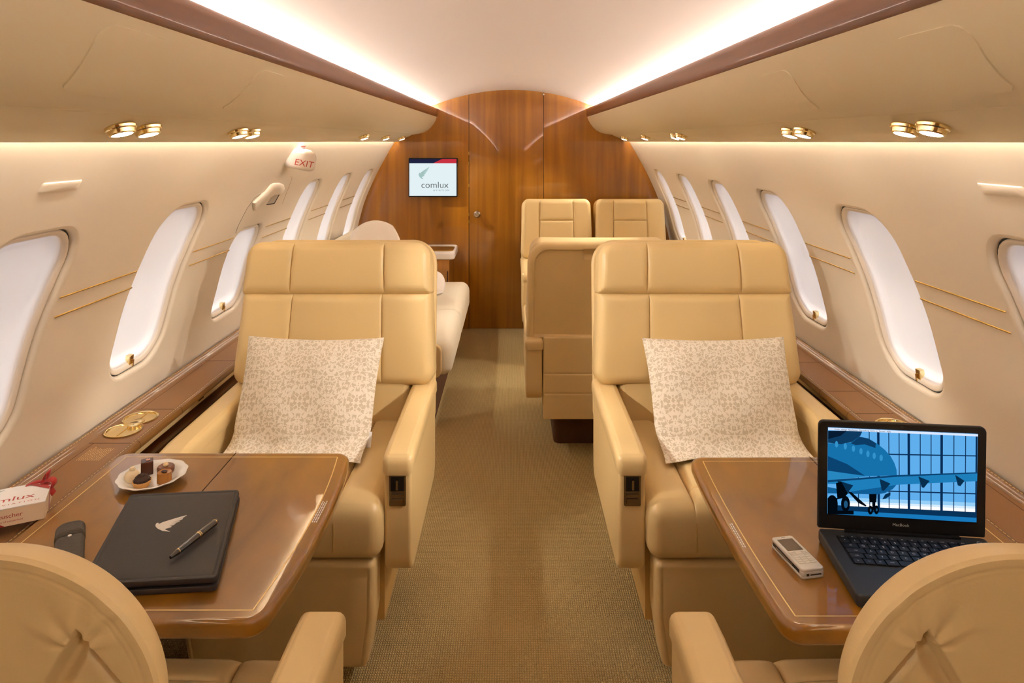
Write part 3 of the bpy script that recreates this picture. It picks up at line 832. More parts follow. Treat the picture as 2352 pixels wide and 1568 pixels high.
# double seat against the bulkhead
chair('left one of two pale tan seats side by side before the bulkhead', (.325, 4.42, 0), 0, W=.525, ctrl=None, rec=8, top=.53, hrest=0, seams=.125, cross=.38, shellR=.06, group='pair of seats before the bulkhead', arms=(1, 0))
chair('right one of two pale tan seats side by side, beside the right wall', (.862, 4.42, 0), 0, W=.525, ctrl=None, rec=8, top=.53, hrest=0, seams=.125, cross=.38, shellR=.06, group='pair of seats before the bulkhead', arms=(0, 1))

# ------------------------------------------------------------------ pillows
def pillow_geo(w, h, t, seed=1, slump=0, n=36, rnd_=0):
    rnd = random.Random(seed); ph = [rnd.random()*6 for _ in range(6)]
    V = []; Fc = []
    for side in (-1, 1):
        for i in range(n+1):
            for j in range(n+1):
                u, v = -1+2*i/n, -1+2*j/n
                x = u*w/2*(1-.055*(1-v*v)*abs(u)); z = v*h/2*(1-.05*(1-u*u)*abs(v))
                p = (max(0, (1-u*u))*max(0, (1-v*v)))**.5
                if rnd_:
                    L = math.hypot(u, v); q = 1-rnd_*(1-max(abs(u), abs(v))/L)*max(abs(u), abs(v)) if L > 1e-6 else 1
                    x *= q; z *= q
                y = side*t/2*p**.75
                y += .004*math.sin(7*u+ph[0]+3*v)*p+.005*math.sin(5*v+ph[1]-4*u)*p
                if slump:
                    k = ss(-.2, -1, v)
                    y += -.010*k*math.sin(u*9+ph[2])*p*side*-1
                    z += slump*k*.03*math.sin(u*4+ph[3])*(1-abs(u))
                    x -= slump*k*.024*u
                    y += .018*k*math.exp(-((v+.62+.12*math.sin(u*3+ph[4]))/.07)**2)*p
                V.append((x, y, z))
    m = (n+1)**2; st = n+1
    for i in range(n):
        for j in range(n):
            a = i*st+j
            Fc.append((a, a+st, a+st+1, a+1)); Fc.append((m+a+1, m+a+st+1, m+a+st, m+a))
    ring = [(i, 0) for i in range(n+1)]+[(n, j) for j in range(1, n+1)]+[(i, n) for i in range(n-1, -1, -1)]+[(0, j) for j in range(n-1, 0, -1)]
    for k in range(len(ring)):
        a, b = ring[k], ring[(k+1) % len(ring)]; ia, ib = a[0]*st+a[1], b[0]*st+b[1]
        Fc.append((ib, ia, m+ia, m+ib))
    return V, Fc
def pillow(label, loc, size, rot, seed, material, name='cushion', group=None, slump=1, label_tag=False, rnd_=0, bend=0):
    r = thing(name, label, 'cushion', group=group)
    r.matrix_world = T(Vector(loc)) @ RZ(rot[2]) @ RX(rot[0]) @ RY(rot[1])
    V, Fc = pillow_geo(*size, seed=seed, slump=slump, rnd_=rnd_)
    if bend:      # the lower edge squashes softly onto the seat and creeps forward
        mw = T(Vector(loc)) @ RZ(rot[2]) @ RX(rot[0]) @ RY(rot[1]); mi = mw.inverted(); out = []
        for p in V:
            q = mw @ Vector(p); t = q.z-bend
            if t < .05:
                t2 = .05*math.exp((t-.05)/.05)
                q = Vector((loc[0]+(q.x-loc[0])*(1+.7*(t2-t)), q.y-.9*(t2-t), bend+t2+.004*math.sin(q.x*60)*min(1, max(0, .05-t)/.05)*(t2/.05)))
            out.append(mi @ q)
        V = out
    obj('cushion_cover', (V, Fc), material, r, angle=80)
    if label_tag:
        obj('care_tag', box(size[0]/2-.030, size[0]/2-.006, -.010, -.0092, -size[1]*.24-.02, -size[1]*.24+.025), M['paper'], r, smooth=False)
    return r
pillow('beige floral damask cushion on the left armchair behind the plate', (-.658, 2.185, .608), (.455, .43, .165), (-.50, .012, .0), 3, M['damask'], group='damask cushions', bend=.505, label_tag=True)
pillow('beige floral damask cushion on the right armchair behind the laptop', (.675, 2.185, .606), (.475, .43, .165), (-.50, -.008, .0), 8, M['damask'], group='damask cushions', bend=.505)

# ------------------------------------------------------------------ tables
def table(s, x0, x1, y0, y1, bow, seamx, label):
    r = thing('folding_table', label, 'table', group='glossy wooden fold-out tables')
    w, d, t = x1-x0, y1-y0, .034
    cx, cy = (x0+x1)/2, (y0+y1)/2
    def warp(p):   # p.x across, p.z along
        k = (1-(2*p.z/d)**2)
        aisle = ss(-.1, .5, -s*p.x/w*1.0+0)  # 1 on the aisle side
        return Vector((p.x-s*bow*k*aisle, p.y, p.z))
    sxl = seamx-cx
    def ff(x, z, e): return .0016*math.exp(-((x-sxl)/.0012)**2)
    mt = T(Vector((cx, cy, .63-t/2))) @ FLAT
    obj('table_top', G().add(slab(w, d, t, .035, .011, .012, 12, 12, ff=ff, ex=[sxl+k*.0009 for k in range(-3, 4)]), mt, fn=warp), M['table'], r)
    obj('fold_seam', box(seamx-.0009, seamx+.0009, y0+.004, y1-.004, .6290, .63005), M['seam'], r, smooth=False)
    # brass inlay line set in from the edge
    i = .030; hw, hd = w/2-i, d/2-i; g = G(); q = .0013
    def seg(pts):
        V = []; Fc = []
        for k, p in enumerate(pts):
            a = Vector(pts[max(0, k-1)]); b = Vector(pts[min(len(pts)-1, k+1)]); n = Vector((-(b-a).y, (b-a).x)).normalized()*q
            for sg in (-1, 1):
                pp = warp(Vector((p[0]+sg*n.x, 0, p[1]+sg*n.y))); V.append((pp.x, -t/2-.0003, pp.z))
        for k in range(len(pts)-1): Fc.append((2*k, 2*k+1, 2*k+3, 2*k+2))
        g.add((V, Fc), mt)
    for sg in (-1, 1):
        seg([(sg*hw, -hd+2*hd*k/16) for k in range(17)]); seg([(-hw+2*hw*k/4, sg*hd) for k in range(5)])
    obj('inlay_line', g, M['inlay'], r, smooth=False, recalc=False)
    # support: slide bracket under the top and a bracket running to the ledge
    obj('slide_arm', G().add(box(min(s*.80, s*1.0765), max(s*.80, s*1.0765), cy-.05, cy+.05, .566, .5795)).add(box(min(s*.80, s*1.02), max(s*.80, s*1.02), cy-.05, cy+.05, .5795, .5965)), M['goldm'], r, smooth=False)
    obj('latch_bracket', G().add(box(s*.66-.035, s*.66+.035, y0+.012, y0+.04, .588, .5965)), M['gold'], r, smooth=False)
    # small printed notice by the aisle edge
    px = (x1 if s < 0 else x0)-(-1 if s < 0 else 1)*0
    ax = (x1-.021) if s < 0 else (x0+.021)
    yk = 1.47 if s < 0 else 1.38
    g = G()
    lines = 2 if s > 0 else 3
    bw = bow*(1-(2*(yk-cy)/d)**2)*-s
    for k in range(lines):
        yy = yk
        while yy < yk+.085:
            L = .003+random.random()*.006
            g.add(box(ax+bw*.97-.006+k*.0045, ax+bw*.97-.0035+k*.0045, yy, yy+L, .6301, .6303)); yy += L+.0018
    obj('printed_notice', g, M['paper'], r, smooth=False)
    return r
table(-1, -1.033, -.428, 1.165, 1.805, .024, -.728, 'glossy wooden fold-out table under the plate and folio, left of aisle')
table(1, .462, 1.034, 1.150, 1.782, .012, .775, 'glossy wooden fold-out table under the laptop, right of aisle')
TZ = .63

# ------------------------------------------------------------------ things on the left table
# folio
tl, trr, brr = Vector((-.861, 1.541)), Vector((-.6236, 1.562)), Vector((-.5395, 1.246))
bll = tl+(brr-trr)
fol = thing('leather_folio', 'black leather folio with silver wing emblem on the left table', 'folio', (0, 0, TZ))
def fmap(z0, ex=0):
    def f(p):
        u, v = p.x+.5, p.z+.5
        q = bll*(1-u)*(1-v)+brr*u*(1-v)+tl*(1-u)*v+trr*u*v
        return Vector((q.x, q.y, z0-p.y))
    return f
def puff(x, z, e): return -.004*math.cos(min(1, abs(x)/.5)*PI/2)*math.cos(min(1, abs(z)/.5)*PI/2)+.0012*math.exp(-((e-.03)/.006)**2)
g = G()
def uslab(t, ins, ff=None): return slab(1-ins, 1-ins, t, .035, .004, .004, 12, 12, ff=ff, ex=[s*(.5-ins/2-.03+k*.006) for s in (-1, 1) for k in (-2, -1, 0, 1, 2)], ez=[s*(.5-ins/2-.03+k*.006) for s in (-1, 1) for k in (-2, -1, 0, 1, 2)])
obj('back_cover', G().add(uslab(.010, -.012), fn=fmap(.0055)), M['bleather'], fol)
obj('pages', G().add(uslab(.006, .03), fn=fmap(.0125)), M['black'], fol)
obj('front_cover', G().add(uslab(.010, 0, puff), fn=fmap(.0195)), M['bleather'], fol)
pts = [plane_pt(*p, TZ+.0288) for p in [(x*72/1.0+357, 1220.5-38*(z-.22)/.76) for x, z in WING]]
n = len(pts); V = [Vector((p.x, p.y, .0290)) for p in pts]+[Vector((p.x, p.y, .0262)) for p in pts]
obj('emblem', (V, [tuple(range(n)), tuple(range(n, 2*n))[::-1]]+[(i, (i+1) % n, n+(i+1) % n, n+i) for i in range(n)]), M['silverp'], fol, smooth=False)
# pen lying on the folio
pa, pb = plane_pt(391, 1281, TZ+.036), plane_pt(500, 1195, TZ+.036)
ax = (pb-pa); Lp = ax.length
pen = thing('fountain_pen', 'black pen with gold rings lying on the folio', 'pen', mtx=T(pa+Vector((0, 0, .0005))) @ Vector((0, 0, 1)).rotation_difference(ax.normalized()).to_matrix().to_4x4())
k = Lp
obj('barrel', lathe([(.0, 0), (.0028, .0005), (.0035, .004), (.0052, .016*k/.13), (.0060, .03), (.0064, .5*k), (.0064, .56*k)], 20), M['resin'], pen)
obj('cap', lathe([(.0066, .56*k), (.0069, .6*k), (.0068, .9*k), (.0062, .935*k), (.0055, .95*k), (.0048, .975*k), (.0, 1.0*k)], 20), M['resin'], pen)
for z0, z1, rr in ((.145*k, .16*k, .0056), (.555*k, .575*k, .0071), (.585*k, .6*k, .0072), (.925*k, .935*k, .0068)):
    obj('gold_ring', lathe([(rr-.0006, z0), (rr, z0+.0004), (rr, z1-.0004), (rr-.0006, z1)], 20), M['gold'], pen)
# cigar case
ca, cb = Vector((-.921, 1.425)), Vector((-.836, 1.285))
dv = cb-ca; ang = math.atan2(-dv.x, dv.y)
case = thing('spectacle_case', 'dark grained leather slim case on the left table beside the folio', 'case', mtx=T(Vector(((ca.x+cb.x)/2, (ca.y+cb.y)/2, TZ))) @ RZ(ang+PI))
ln = dv.length
obj('case_body', G().add(slab(.052, ln*.66, .03, .012, .012, .012, 6, 8), T(Vector((0, -ln*.17, .0155))) @ FLAT), M['cleather'], case)
obj('case_lid', G().add(slab(.0535, ln*.34, .0315, .020, .0125, .0125, 6, 6, Rb=.003), T(Vector((0, ln*.325, .0162))) @ FLAT), M['cleather'], case)
obj('stud', lathe([(.0, .0018), (.003, .0012), (.0038, 0)], 16), M['silverp'], case).location = (0, ln*.10, .0303)
# plate
pl = Vector((-.868, 1.648))
def scal(a, r): return 1+.018*math.cos(12*a)*ss(.045, .078, r)
tag(obj('dessert_plate', G().add(lathe([(.0, .006), (.044, .006), (.052, .0085), (.06, .0135), (.0755, .019), (.0775, .0185), (.0765, .0165), (.06, .0095), (.05, .004), (.046, .0005), (.042, .0005), (.041, .003), (.0, .003)], 72, rmod=scal), T(Vector((pl.x, pl.y, TZ)))), M['china'], angle=50), 'white scalloped porcelain plate holding five chocolates', 'plate')
PZ = TZ+.0063
GS = 'petits fours on the white plate'
def sweet(name, label, x, y): return thing(name, label, 'sweet', (x, y, PZ), 0, GS)
w1 = sweet('praline', 'white chocolate dome praline at the left of the plate', -.913, 1.640)
obj('shell', lathe([(.0165, 0), (.0175, .003), (.017, .012), (.014, .019), (.008, .024), (.0, .025)], 24), M['wchoc'], w1)
obj('nut', G().add(lathe([(.0, -.005), (.005, -.003), (.0068, .001), (.005, .006), (.0, .008)], 14), T(Vector((.001, 0, .026)))), M['wchoc'], w1)
c1 = sweet('praline', 'tall dark chocolate cube with pink sugar on top', -.896, 1.676)
obj('cube', G().add(slab(.027, .027, .032, .003, .002, .002, 4, 4), T(Vector((0, 0, .016))) @ RZ(.5) @ FLAT), M['choc'], c1)
g = G()
for k in range(5): g.add(lathe([(.0, -.001), (.003, .0), (.002, .002), (0, .0025)], 8), T(Vector((random.uniform(-.005, .005), random.uniform(-.003, .003), .0325))))
obj('sugar', g, M['pink'], c1)
t1 = sweet('tartlet', 'small pastry tartlet heaped with chocolate sprinkles', -.874, 1.612)
obj('pastry_case', lathe([(.015, 0), (.0165, .002), (.0205, .013), (.0208, .014), (.0185, .0142), (.0, .012)], 30, rmod=lambda a, r: 1+.02*math.cos(20*a)), M['pastry'], t1)
rs = random.Random(4); g = G()
g.add(lathe([(.0185, .0135), (.017, .019), (.011, .025), (.0, .028)], 20))
for k in range(260):
    a = rs.uniform(0, 2*PI); q = rs.uniform(0, 1)**.5; rr = .0185*q; z = .0135+.0145*(1-q**2.2)
    g.add(box(-.0022, .0022, -.0006, .0006, -.0006, .0006), T(Vector((rr*math.cos(a), rr*math.sin(a), z+.0005))) @ RZ(rs.uniform(0, 6)) @ RY(rs.uniform(-.5, .5)))
tag(obj('sprinkles', g, M['sprink'], t1, smooth=False), None, kind='stuff')
b1 = sweet('praline', 'dark brown round praline with a pale nut, behind the caramel', -.852, 1.680)
obj('shell', lathe([(.016, 0), (.019, .004), (.0195, .014), (.017, .017), (.0, .016)], 26, rmod=lambda a, r: 1+.03*math.cos(14*a)), M['choc2'], b1)
obj('nut', G().add(lathe([(.0, -.003), (.006, -.001), (.0065, .002), (.004, .006), (.0, .007)], 14), T(Vector((0, 0, .018)))), M['nut'], b1)
m1 = sweet('praline', 'glossy caramel cylinder topped with a coffee bean', -.832, 1.634)
obj('shell', lathe([(.0155, 0), (.0165, .001), (.0162, .021), (.015, .024), (.0125, .0235), (.0, .022)], 28), M['caramel'], m1)
obj('coffee_bean', G().add(lathe([(.0, -.003), (.004, -.002), (.005, .0005), (.003, .003), (.0, .0035)], 14), T(Vector((0, 0, .0245))) @ Matrix.Diagonal((1.5, 1, 1, 1))), M['choc'], m1)
# gift box
fr, fl_ = Vector((-1.016, 1.485)), Vector((-1.16, 1.413)); bd = Vector((-.046, .092))
bh = .036
gift = thing('gift_box', 'flat white gift box with red bow at the left table edge', 'box', (0, 0, TZ+.0005))
u = (fr-fl_)
def bpt(a, b, z): q = fl_+u*a+bd*b; return Vector((q.x, q.y, z))
obj('box_base', ([bpt(0, 0, 0), bpt(1, 0, 0), bpt(1, 1, 0), bpt(0, 1, 0), bpt(0, 0, bh), bpt(1, 0, bh), bpt(1, 1, bh), bpt(0, 1, bh)], [(0, 1, 5, 4), (1, 2, 6, 5), (2, 3, 7, 6), (3, 0, 4, 7), (0, 1, 2, 3), (4, 5, 6, 7)]), M['cream'], gift, smooth=False)
e = .003
obj('box_lid', ([bpt(-e, -e, bh), bpt(1+e, -e, bh), bpt(1+e, 1+e, bh), bpt(-e, 1+e, bh), bpt(-e, -e, bh+.002), bpt(1+e, -e, bh+.002), bpt(1+e, 1+e, bh+.002), bpt(-e, 1+e, bh+.002)], [(0, 1, 5, 4), (1, 2, 6, 5), (2, 3, 7, 6), (3, 0, 4, 7), (0, 1, 2, 3), (4, 5, 6, 7)]), M['paper'], gift, smooth=False)
ul = u.length; bl_ = bd.length
# text on the lid and the front: mapped from (x,z) in metres to box faces
def lid_map(ox, oz): return lambda p: bpt(ox+p.x/ul, oz+p.z/bl_, bh+.0023)
def front_map(ox, oz): return lambda p: bpt(ox+p.x/ul, -.004, oz+p.z)
obj('lid_wordmark', G().add(text_geo('comlux', .029, sx=1.2), fn=lid_map(.53, .40)).add(text_geo('A V I A T I O N', .008, sx=1.5), fn=lid_map(.68, .16)), M['red'], gift, smooth=False, recalc=False)
obj('lid_emblem', G().add(([(x*.05, 0, z*.035) for x, z in WING], [tuple(range(len(WING)))]), fn=lid_map(.16, .6)), M['grey'], gift, smooth=False, recalc=False)
obj('front_wordmark', G().add(text_geo('teuscher', .0125, sx=1.12), fn=front_map(.60, .021)).add(text_geo('chocolates of switzerland', .0055, sx=1.1), fn=front_map(.56, .010)), M['red'], gift, smooth=False, recalc=False)
g = G()
for f0, f1, mp in (((.12, bh+.0001), (.44, 0), 0),):
    V = [bpt(.10, -.008, bh), bpt(.22, -.008, bh), bpt(.56, -.008, 0), bpt(.42, -.008, 0)]
    g.add((V, [(0, 1, 2, 3)]))
V = [bpt(.70, 1.0, bh+.0028), bpt(.80, 1.0, bh+.0028), bpt(1.0, .70, bh+.0028), bpt(1.0, .56, bh+.0028)]
g.add((V, [(0, 1, 2, 3)]))
V = [bpt(1.004, .70, bh+.0025), bpt(1.004, .56, bh+.0025), bpt(1.004, .40, 0), bpt(1.004, .56, 0)]
g.add((V, [(0, 1, 2, 3)]))
obj('ribbon_band', g, M['ribbon'], gift, smooth=False)
kp = bpt(.90, .88, bh+.008)
def ribbon(path, w, up=Vector((0, 0, 1)), tw=0):
    V = []; Fc = []
    for i, p in enumerate(path):
        d = (path[min(i+1, len(path)-1)]-path[max(i-1, 0)]).normalized()
        sdv = Vector((.28, .80, .52)).normalized()*w/2
        V += [p-sdv, p+sdv]
    for i in range(len(path)-1): Fc.append((2*i, 2*i+1, 2*i+3, 2*i+2))
    return V, Fc
g = G()
def loop(dx, dy, dz, n=14):
    return [kp+Vector((dx*math.sin(t*PI), dy*math.sin(t*PI), dz*math.sin(t*PI)+.009*math.sin(2*PI*t))) for t in [k/n for k in range(n+1)]]
g.add(ribbon(loop(.012, .002, .017), .013)).add(ribbon(loop(.030, -.004, -.003), .013))
g.add(ribbon([kp+Vector((.036*t, -.012*t, -.026*t*t-.002)) for t in (0, .3, .6, .9)], .012))
g.add(ribbon([kp+Vector((-.040*t, -.012*t, .003*math.sin(t*3)-.012*t*t)) for t in (0, .25, .5, .75, 1)], .009))
g.add(lathe([(.0, -.005), (.0055, -.003), (.0055, .003), (.0, .005)], 12), T(kp))
bw = obj('bow', g, M['ribbon'], gift)
bw.modifiers.new('thick', 'SOLIDIFY').thickness = .0006

# ------------------------------------------------------------------ laptop and phone
hl, hr = Vector((.630, 1.4036)), Vector((.9475, 1.368))
hv = hr-hl; ha = math.atan2(hv.y, hv.x); LW, LD = .322, .212
lap = thing('laptop', 'open black laptop showing a blue jet picture on the right table', 'laptop', mtx=T(Vector(((hl.x+hr.x)/2, (hl.y+hr.y)/2, TZ))) @ RZ(ha))
base = obj('laptop_base', G().add(slab(LW, LD, .024, .010, .004, .006, 6, 6), T(Vector((0, -LD/2+.004, .0125))) @ FLAT), M['lapt'], lap)
ZT = .0246
obj('keyboard_well', G().add(box(-.134, .134, -.115, -.022, ZT, ZT+.0003)), M['laptb'], base, smooth=False)
rows = [(['esc']+['F%d' % k for k in range(1, 13)]+[''], .010), (list('^1234567890')+['', '', ''], .0175), (['tab']+list('QWERTZUIOP')+['', ''], .0175), (['caps']+list('ASDFGHJKL')+['', ''], .0175), (['shift']+list('<YXCVBNM')+['', 'shift'], .0175), (['fn', 'ctrl', 'alt', 'cmd', ' ', 'cmd', '<', '', '>'], .0175)]
y = -.0235
lg = G()
for ri, (ks, kh) in enumerate(rows):
    ws = [1]*len(ks)
    if ri == 1: ws[-1] = 1.0
    if ri == 2: ws[0] = 1.5; ws[-1] = 1.5
    if ri == 3: ws[0] = 1.8; ws[-1] = 1.6
    if ri == 4: ws[0] = 1.3; ws[-1] = 2.0
    if ri == 5: ws[4] = 5; ws[3] = 1.2; ws[5] = 1.2
    tot = sum(ws); x = -.132; un = .264/tot
    for k, wk in zip(ks, ws):
        kw = un*wk
        kg = slab(kw-.0022, kh-.0022, .0028, .0015, .0008, .0004, 1, 1)
        ko = obj('key', G().add(kg, FLAT), M['key'], base, angle=30)
        ko.location = (x+kw/2, y-kh/2, ZT+.0017)
        if k.strip():
            lg.add(text_geo(k, .0072 if len(k) == 1 else .0042), T(Vector((x+kw/2, y-kh/2, ZT+.0034))) @ RX(-PI/2))
        x += kw
    y -= kh-.0008
obj('key_legends', lg, M['legend'], base, smooth=False, recalc=False)
obj('trackpad', G().add(slab(.09, .055, .0008, .003, .0002, .0002, 1, 1), T(Vector((0, -.163, ZT+.0002))) @ FLAT), mat('trackpad', (52, 55, 58), .4), base)
obj('hinge_bar', G().add(box(-.11, .11, -.010, -.002, ZT, ZT+.004)), M['laptb'], base, smooth=False)
obj('power_button', G().add(lathe([(.0045, 0), (.0045, .0006), (.0038, .0006), (.0038, 0)], 18), T(Vector((.140, -.018, ZT+.0003)))), M['legend'], base)
lidm = T(Vector((0, .004, .026))) @ RX(math.radians(1.5))
lid = obj('lid', G().add(slab(LW, .224, .009, .012, .003, .003, 4, 4, Rb=.004), T(Vector((0, .0, .112)))), M['laptb'], lap)
lid.matrix_local = lidm
SW, SH, SZ = .286, .179, .121
def shade(rgb, st=1.0): return emat('screen_picture', rgb, st)
EM = {}
def em(rgb, st=1.0):
    if (rgb, st) not in EM: EM[(rgb, st)] = emat('screen_picture', rgb, st*.56)
    return EM[(rgb, st)]
scr = obj('screen', G().add(box(-SW/2, SW/2, -.0050, -.0042, SZ-SH/2, SZ+SH/2)), em((96, 174, 236)), lid, smooth=False)
def nb(x, y):
    yt = 122+(x-150)*68/1175; yb = 818+(x-132)*85/1186
    v = (yb-y)/(yb-yt); xl = 132+18*v; xr = 1318+7*v
    uu = min(1, max(0, (x-xl)/(xr-xl))); v = min(1, max(0, v))
    return Vector((-SW/2+SW*uu, 0, SZ-SH/2+SH*v))
lay = [0]
def pic(name, polys, rgb, st=1.0):
    lay[0] += 1; g = G()
    for P in polys:
        V = [nb(*p) for p in P]
        V = [Vector((p.x, -.0050-.00006*lay[0], p.z)) for p in V]
        g.add((V, [tuple(range(len(V)))]))
    obj(name, g, em(rgb, st), scr, smooth=False, recalc=False)
def ell(cx, cy, rx, ry, n=20): return [(cx+rx*math.cos(2*PI*k/n), cy+ry*math.sin(2*PI*k/n)) for k in range(n)]
def vbar(x, y0, y1, wd): return [(x-wd/2, y0), (x+wd/2, y0), (x+wd/2-2, y1), (x-wd/2-2, y1)]
pic('picture_sky', [[(300, 690), (1322, 745), (1322, 790), (300, 730)]], (150, 206, 246))
pic('picture_sky', [[(300, 718), (1322, 775), (1322, 830), (300, 775)]], (214, 236, 252))
pic('picture_sky', [[(300, 735), (1322, 795), (1322, 850), (300, 790)]], (255, 255, 255), 1.1)
pic('picture_mullion', [vbar(x, 140, 850, wd) for x, wd in ((388, 7), (478, 7), (550, 20), (633, 7), (714, 7), (790, 20), (880, 7), (965, 7), (1047, 20), (1142, 7), (1232, 7), (1316, 14))]+[[(560, 338), (1322, 362), (1322, 371), (560, 348)], [(560, 634), (1322, 667), (1322, 677), (560, 644)]], (8, 44, 84))
pic('picture_sill', [[(150, 745), (310, 758), (1322, 820), (1322, 880), (132, 830)]], (8, 50, 88))
pic('picture_apron', [[(345, 800), (1322, 866), (1320, 905), (132, 822)]], (24, 120, 186))
pic('picture_jet', [[(140, 248), (250, 255), (330, 245), (400, 200), (470, 215), (540, 258), (600, 308), (645, 360), (675, 415), (692, 470), (694, 515), (420, 520), (138, 548)]], (22, 112, 170))
pic('picture_jet', [[(136, 352), (300, 420), (440, 515), (138, 470)]], (10, 66, 112))
pic('picture_jet', [[(138, 470), (420, 515), (520, 517), (136, 548)]], (40, 134, 190))
pic('picture_jet', [[(400, 200), (470, 215), (530, 255), (525, 292), (440, 262), (370, 268), (330, 252)]], (12, 60, 100))
pic('picture_engine', [[(146, 148), (425, 152), (405, 195), (340, 240), (250, 258), (146, 245)]], (14, 58, 96))
pic('picture_engine', [[(146, 148), (300, 150), (250, 190), (146, 215)]], (6, 26, 50))
pic('picture_cabin_window', [ell(x, yy, 13, 26, 14) for x, yy in ((215, 258), (285, 275), (350, 295), (410, 317), (465, 338), (515, 355), (570, 372))], (52, 146, 202))
pic('picture_belly', [[(132, 600), (330, 640), (690, 590), (660, 625), (600, 655), (540, 666), (132, 652)]], (16, 92, 148))
pic('picture_wing', [[(134, 545), (690, 512), (1322, 496), (1320, 568), (700, 590), (330, 640), (220, 580), (134, 575)]], (30, 126, 186))
pic('picture_wing', [[(134, 545), (690, 512), (1322, 496), (1322, 506), (690, 526), (134, 562)]], (10, 66, 112))
pic('picture_fairing', [[(862, 525), (950, 562), (905, 618), (888, 612)], [(1150, 515), (1222, 565), (1190, 608), (1170, 600)], [(555, 540), (642, 580), (590, 637), (572, 634)], [(218, 548), (345, 590), (300, 650), (235, 660)], [(575, 706), (600, 665), (642, 650), (640, 676), (605, 700)]], (8, 46, 78))
pic('picture_gear', [[(205, 570), (250, 560), (300, 655), (270, 690), (215, 700)], [(470, 662), (532, 662), (528, 730), (472, 728)], [(495, 720), (520, 720), (520, 790), (495, 790)], [(300, 640), (330, 645), (450, 755), (440, 762), (380, 730)], [(132, 690), (215, 690), (215, 822), (132, 818)], [(132, 790), (345, 795), (345, 826), (132, 822)], ell(172, 740, 46, 74), ell(280, 738, 36, 64), ell(480, 792, 22, 36), ell(528, 790, 20, 36)], (2, 8, 16))
pic('picture_wheel_hub', [ell(282, 742, 16, 30), ell(482, 792, 7, 12), ell(530, 790, 7, 12)], (30, 84, 124))
pic('menu_bar', [[(150, 120), (1326, 188), (1326, 208), (150, 142)]], (214, 226, 246), 1.05)
g = G().add(text_geo('Finder  Ablage  Bearbeiten  Darstellung  Gehe zu  Fenster  Hilfe', .0042, align='LEFT'), T(Vector((-SW/2+.012, -.0065, SZ+SH/2-.0028))))
obj('menu_text', g, M['lapt'], scr, smooth=False, recalc=False)
obj('model_wordmark', G().add(text_geo('MacBook', .0085), T(Vector((0, -.0049, .0165)))), M['legend'], lid, smooth=False, recalc=False)
obj('webcam', box(-.0025, .0025, -.0049, -.0042, .2155, .2185), M['lapt'], lid, smooth=False)

pc = [Vector((.524, 1.3815)), Vector((.570, 1.3876)), Vector((.588, 1.2866)), Vector((.5425, 1.2775))]
c = sum(pc, Vector((0, 0)))/4; dv = ((pc[0]+pc[1])-(pc[2]+pc[3]))/2; pa_ = math.atan2(-dv.x, dv.y)
ph = thing('mobile_phone', 'silver candybar mobile phone lying on the right table beside the laptop', 'phone', mtx=T(Vector((c.x, c.y, TZ))) @ RZ(pa_))
PW, PLn = .0465, .107
obj('body', G().add(slab(PW, PLn, .0065, .006, .003, .001, 4, 4), T(Vector((0, 0, .0165))) @ FLAT).add(slab(PW, PLn, .0055, .006, .001, .002, 4, 4), T(Vector((0, 0, .0028))) @ FLAT).add(slab(PW-.0008, .012, .009, .004, .001, .001, 2, 2), T(Vector((0, -PLn/2+.0062, .0092))) @ FLAT), M['silver'], ph)
obj('side_band', G().add(slab(PW-.003, PLn-.008, .010, .005, .001, .001, 2, 2), T(Vector((0, .003, .0095))) @ FLAT), M['black'], ph)
obj('side_key', box(-PW/2-.0004, -PW/2+.002, -.02, .035, .0085, .0105), M['steel'], ph, smooth=False)
obj('phone_screen', G().add(box(-.0165, .0165, .004, .042, .0196, .0200)), M['lcd'], ph, smooth=False)
kx = (-.0125, 0, .0125)
def pk(x, yy, w_, h_): 
    o = obj('phone_key', G().add(slab(w_, h_, .001, .001, .0004, .0001, 1, 1), FLAT), M['keym'], ph); o.location = (x, yy, .0201)
pk(0, -.004, .012, .010)
for x in (-.0135, .0135):
    for yy in (-.001, -.0055, -.010): pk(x, yy, .010, .0036)
for rr_ in range(4):
    for x in kx: pk(x, -.0165-.0062*rr_, .0112, .0044)
obj('port', G().add(box(-.006, .016, -PLn/2-.0004, -PLn/2+.003, .007, .009)).add(box(-.014, -.009, -PLn/2-.0004, -PLn/2+.003, .006, .0105)), M['black'], ph, smooth=False)
obj('earpiece', G().add(box(-.004, .004, .047, .0478, .0196, .0199)), M['black'], ph, smooth=False)

# ------------------------------------------------------------------ divan, end cabinet, exit sign
dv_ = thing('divan', 'cream upholstered divan along the left wall before the bulkhead', 'sofa')
for y0, y1, rr in ((3.42, 4.06, 1), (4.07, 4.86, 2)):
    def qf(x, z, e): return -.014*math.cos(min(1, abs(z)/((y1-y0)/2))*PI/2)
    obj('seat_cushion', G().add(slab(.80, y1-y0, .19, .05, .06, .05, 10, 10, ff=qf), T(Vector((-.70, (y0+y1)/2, .365))) @ FLAT), M['divan'], dv_)
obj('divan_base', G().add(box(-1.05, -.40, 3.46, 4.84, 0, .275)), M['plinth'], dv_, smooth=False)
obj('end_panel', G().add(slab(.70, .17, .03, .04, .01, .01, 6, 4), T(Vector((-.70, 3.408, .355)))), M['tan'], dv_)
for y0, y1 in ((3.42, 4.06), (4.07, 4.86)):
    obj('back_cushion', G().add(slab(y1-y0, .36, .08, .05, .03, .03, 8, 8), T(Vector((-1.10, (y0+y1)/2, .645))) @ RY(-.10) @ SIDE), M['divan'], dv_)
pillow('large white pillow propped on the divan, its corner showing over the left armchair', (-.875, 4.40, .725), (.36, .46, .13), (-.25, -.12, .25), 5, M['white'], slump=.3, rnd_=.95, name='pillow')
pillow('small white pillow lying on the divan seat beside the armchair', (-.55, 4.20, .575), (.30, .22, .13), (-1.0, 0, .3), 6, M['white'], slump=0, rnd_=.8, name='pillow')
